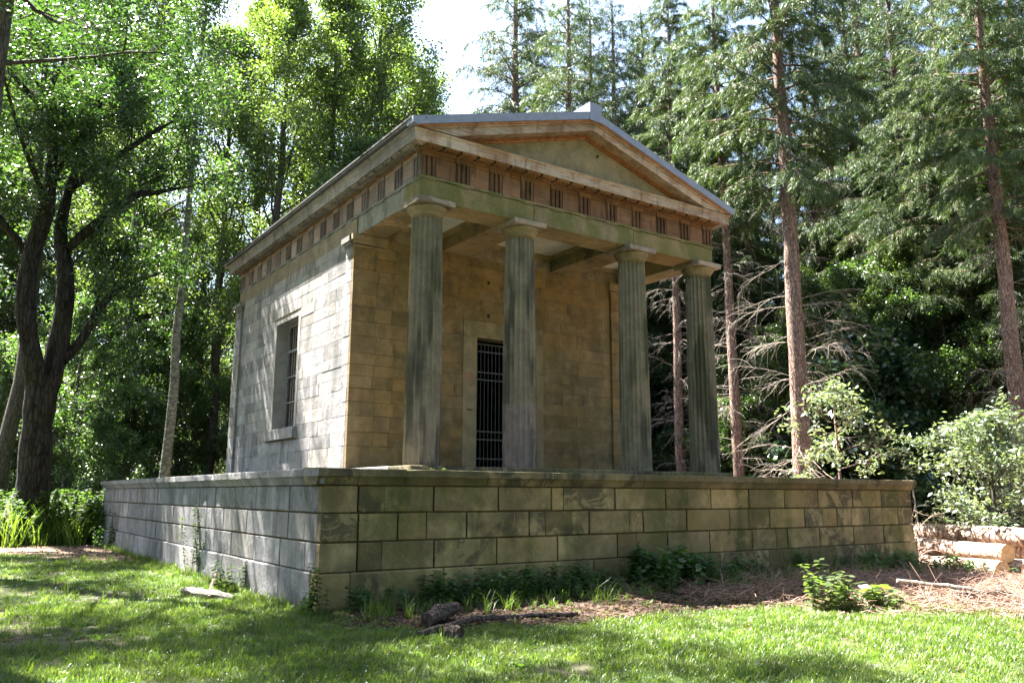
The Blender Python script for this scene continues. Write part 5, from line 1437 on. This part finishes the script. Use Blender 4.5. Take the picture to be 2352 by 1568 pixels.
stick('stick', 'brown stick leaning over the pale branch', ((-.55, 3.4, .35), (-.8, 2.75, .18), (-.98, 2.2, .06)), (.018, .024, .03), M['bark_fir'])
stick('fallen_branch', 'grey log piece on the brushwood at right', ((9.0, -4.75, .1), (9.6, -5.05, .1), (10.3, -5.1, .06)), (.07, .1, .05), M['bark_fird'])
stick('stick', 'thin pale stick slanting over the brushwood at right', ((8.6, -4.0, .3), (9.2, -4.6, .22), (9.9, -5.2, .06)), (.03, .035, .02), M['deadwood'])
stick('dead_branch', 'pale dead pole leaning beyond the podium\'s right end', ((18.2, .8, .1), (18.6, 1.2, 1.2), (19.2, 1.6, 2.3)), (.035, .03, .02), M['deadwood'])
stick('dead_branch', 'dead bough slanting down behind the logs to the elder', ((20.0, 1.0, 1.9), (21.2, .6, 1.3), (22.5, .2, .8)), (.04, .03, .02), M['deadwood'])

# dead brush standing at the podium's right end and under the elder
def brush(label, x, y, hgt, rad_, n_, seed):
    g_ = np.random.default_rng(seed); w_ = Wood()
    for i in range(n_):
        a = g_.uniform(0, 6.28); q = rad_ * math.sqrt(g_.uniform()); p0 = np.array([q * math.cos(a), q * math.sin(a), -.02])
        P = path(g_, p0, unit(np.array([g_.normal(0, .5), g_.normal(0, .5), 1.0])), hgt * g_.uniform(.4, 1.0), 6, .2, 0, .7); w_.tube(P, np.linspace(.011, .004, 7), 4)
        for k in range(4):
            p, d = at(P, g_.uniform(.3, 1)); Q = path(g_, p, unit(d + g_.normal(0, .7, 3)), hgt * g_.uniform(.1, .3), 3, .2, 0, .6); w_.tube(Q, np.linspace(.005, .002, 4), 3)
    o = bpy.data.objects.new('dead_brush', w_.mesh('dead_brush', M['deadbrush'])); COL.objects.link(o); o.location = (x, y, float(hground(np.array(x), np.array(y)))); tag(o, label, 'brush')
M['deadbrush'] = bark('dead_brush_twigs', (.26, .16, .12), (.46, .33, .27), (20, 20, 20), .3)
brush('tangle of pinkish dead twigs against the podium\'s right end', 17.0, .9, 2.3, .35, 34, 1)
brush('bare grey twigs under the pale elder bush behind the logs', 20.2, .6, 1.3, 1.0, 46, 2)
# tufts rooted in the joints of the podium top
tc = np.array([(7.6, .25, 2.105), (8.1, .5, 2.105), (8.7, .35, 2.105), (9.0, .6, 2.105), (9.5, .9, 2.105), (10.3, .4, 2.105), (10.6, .7, 2.105), (11.2, 1.0, 2.105), (11.8, .5, 2.105), (5.0, .3, 2.105), (2.2, .3, 2.11), (13.2, .6, 2.105), (12.2, 2.0, 2.105), (12.9, 2.6, 2.105), (13.3, 2.8, 2.105)])
tc = np.concatenate([tc + g.normal(0, .12, tc.shape) * np.array([1, .6, 0]) for _ in range(3)])
scatter('podium_top_weeds', weed_c, tc, g.uniform(0, 6.28, len(tc)), g.uniform(.5, 1.2, len(tc)), 'small weeds rooted along the top of the podium', 'weeds')
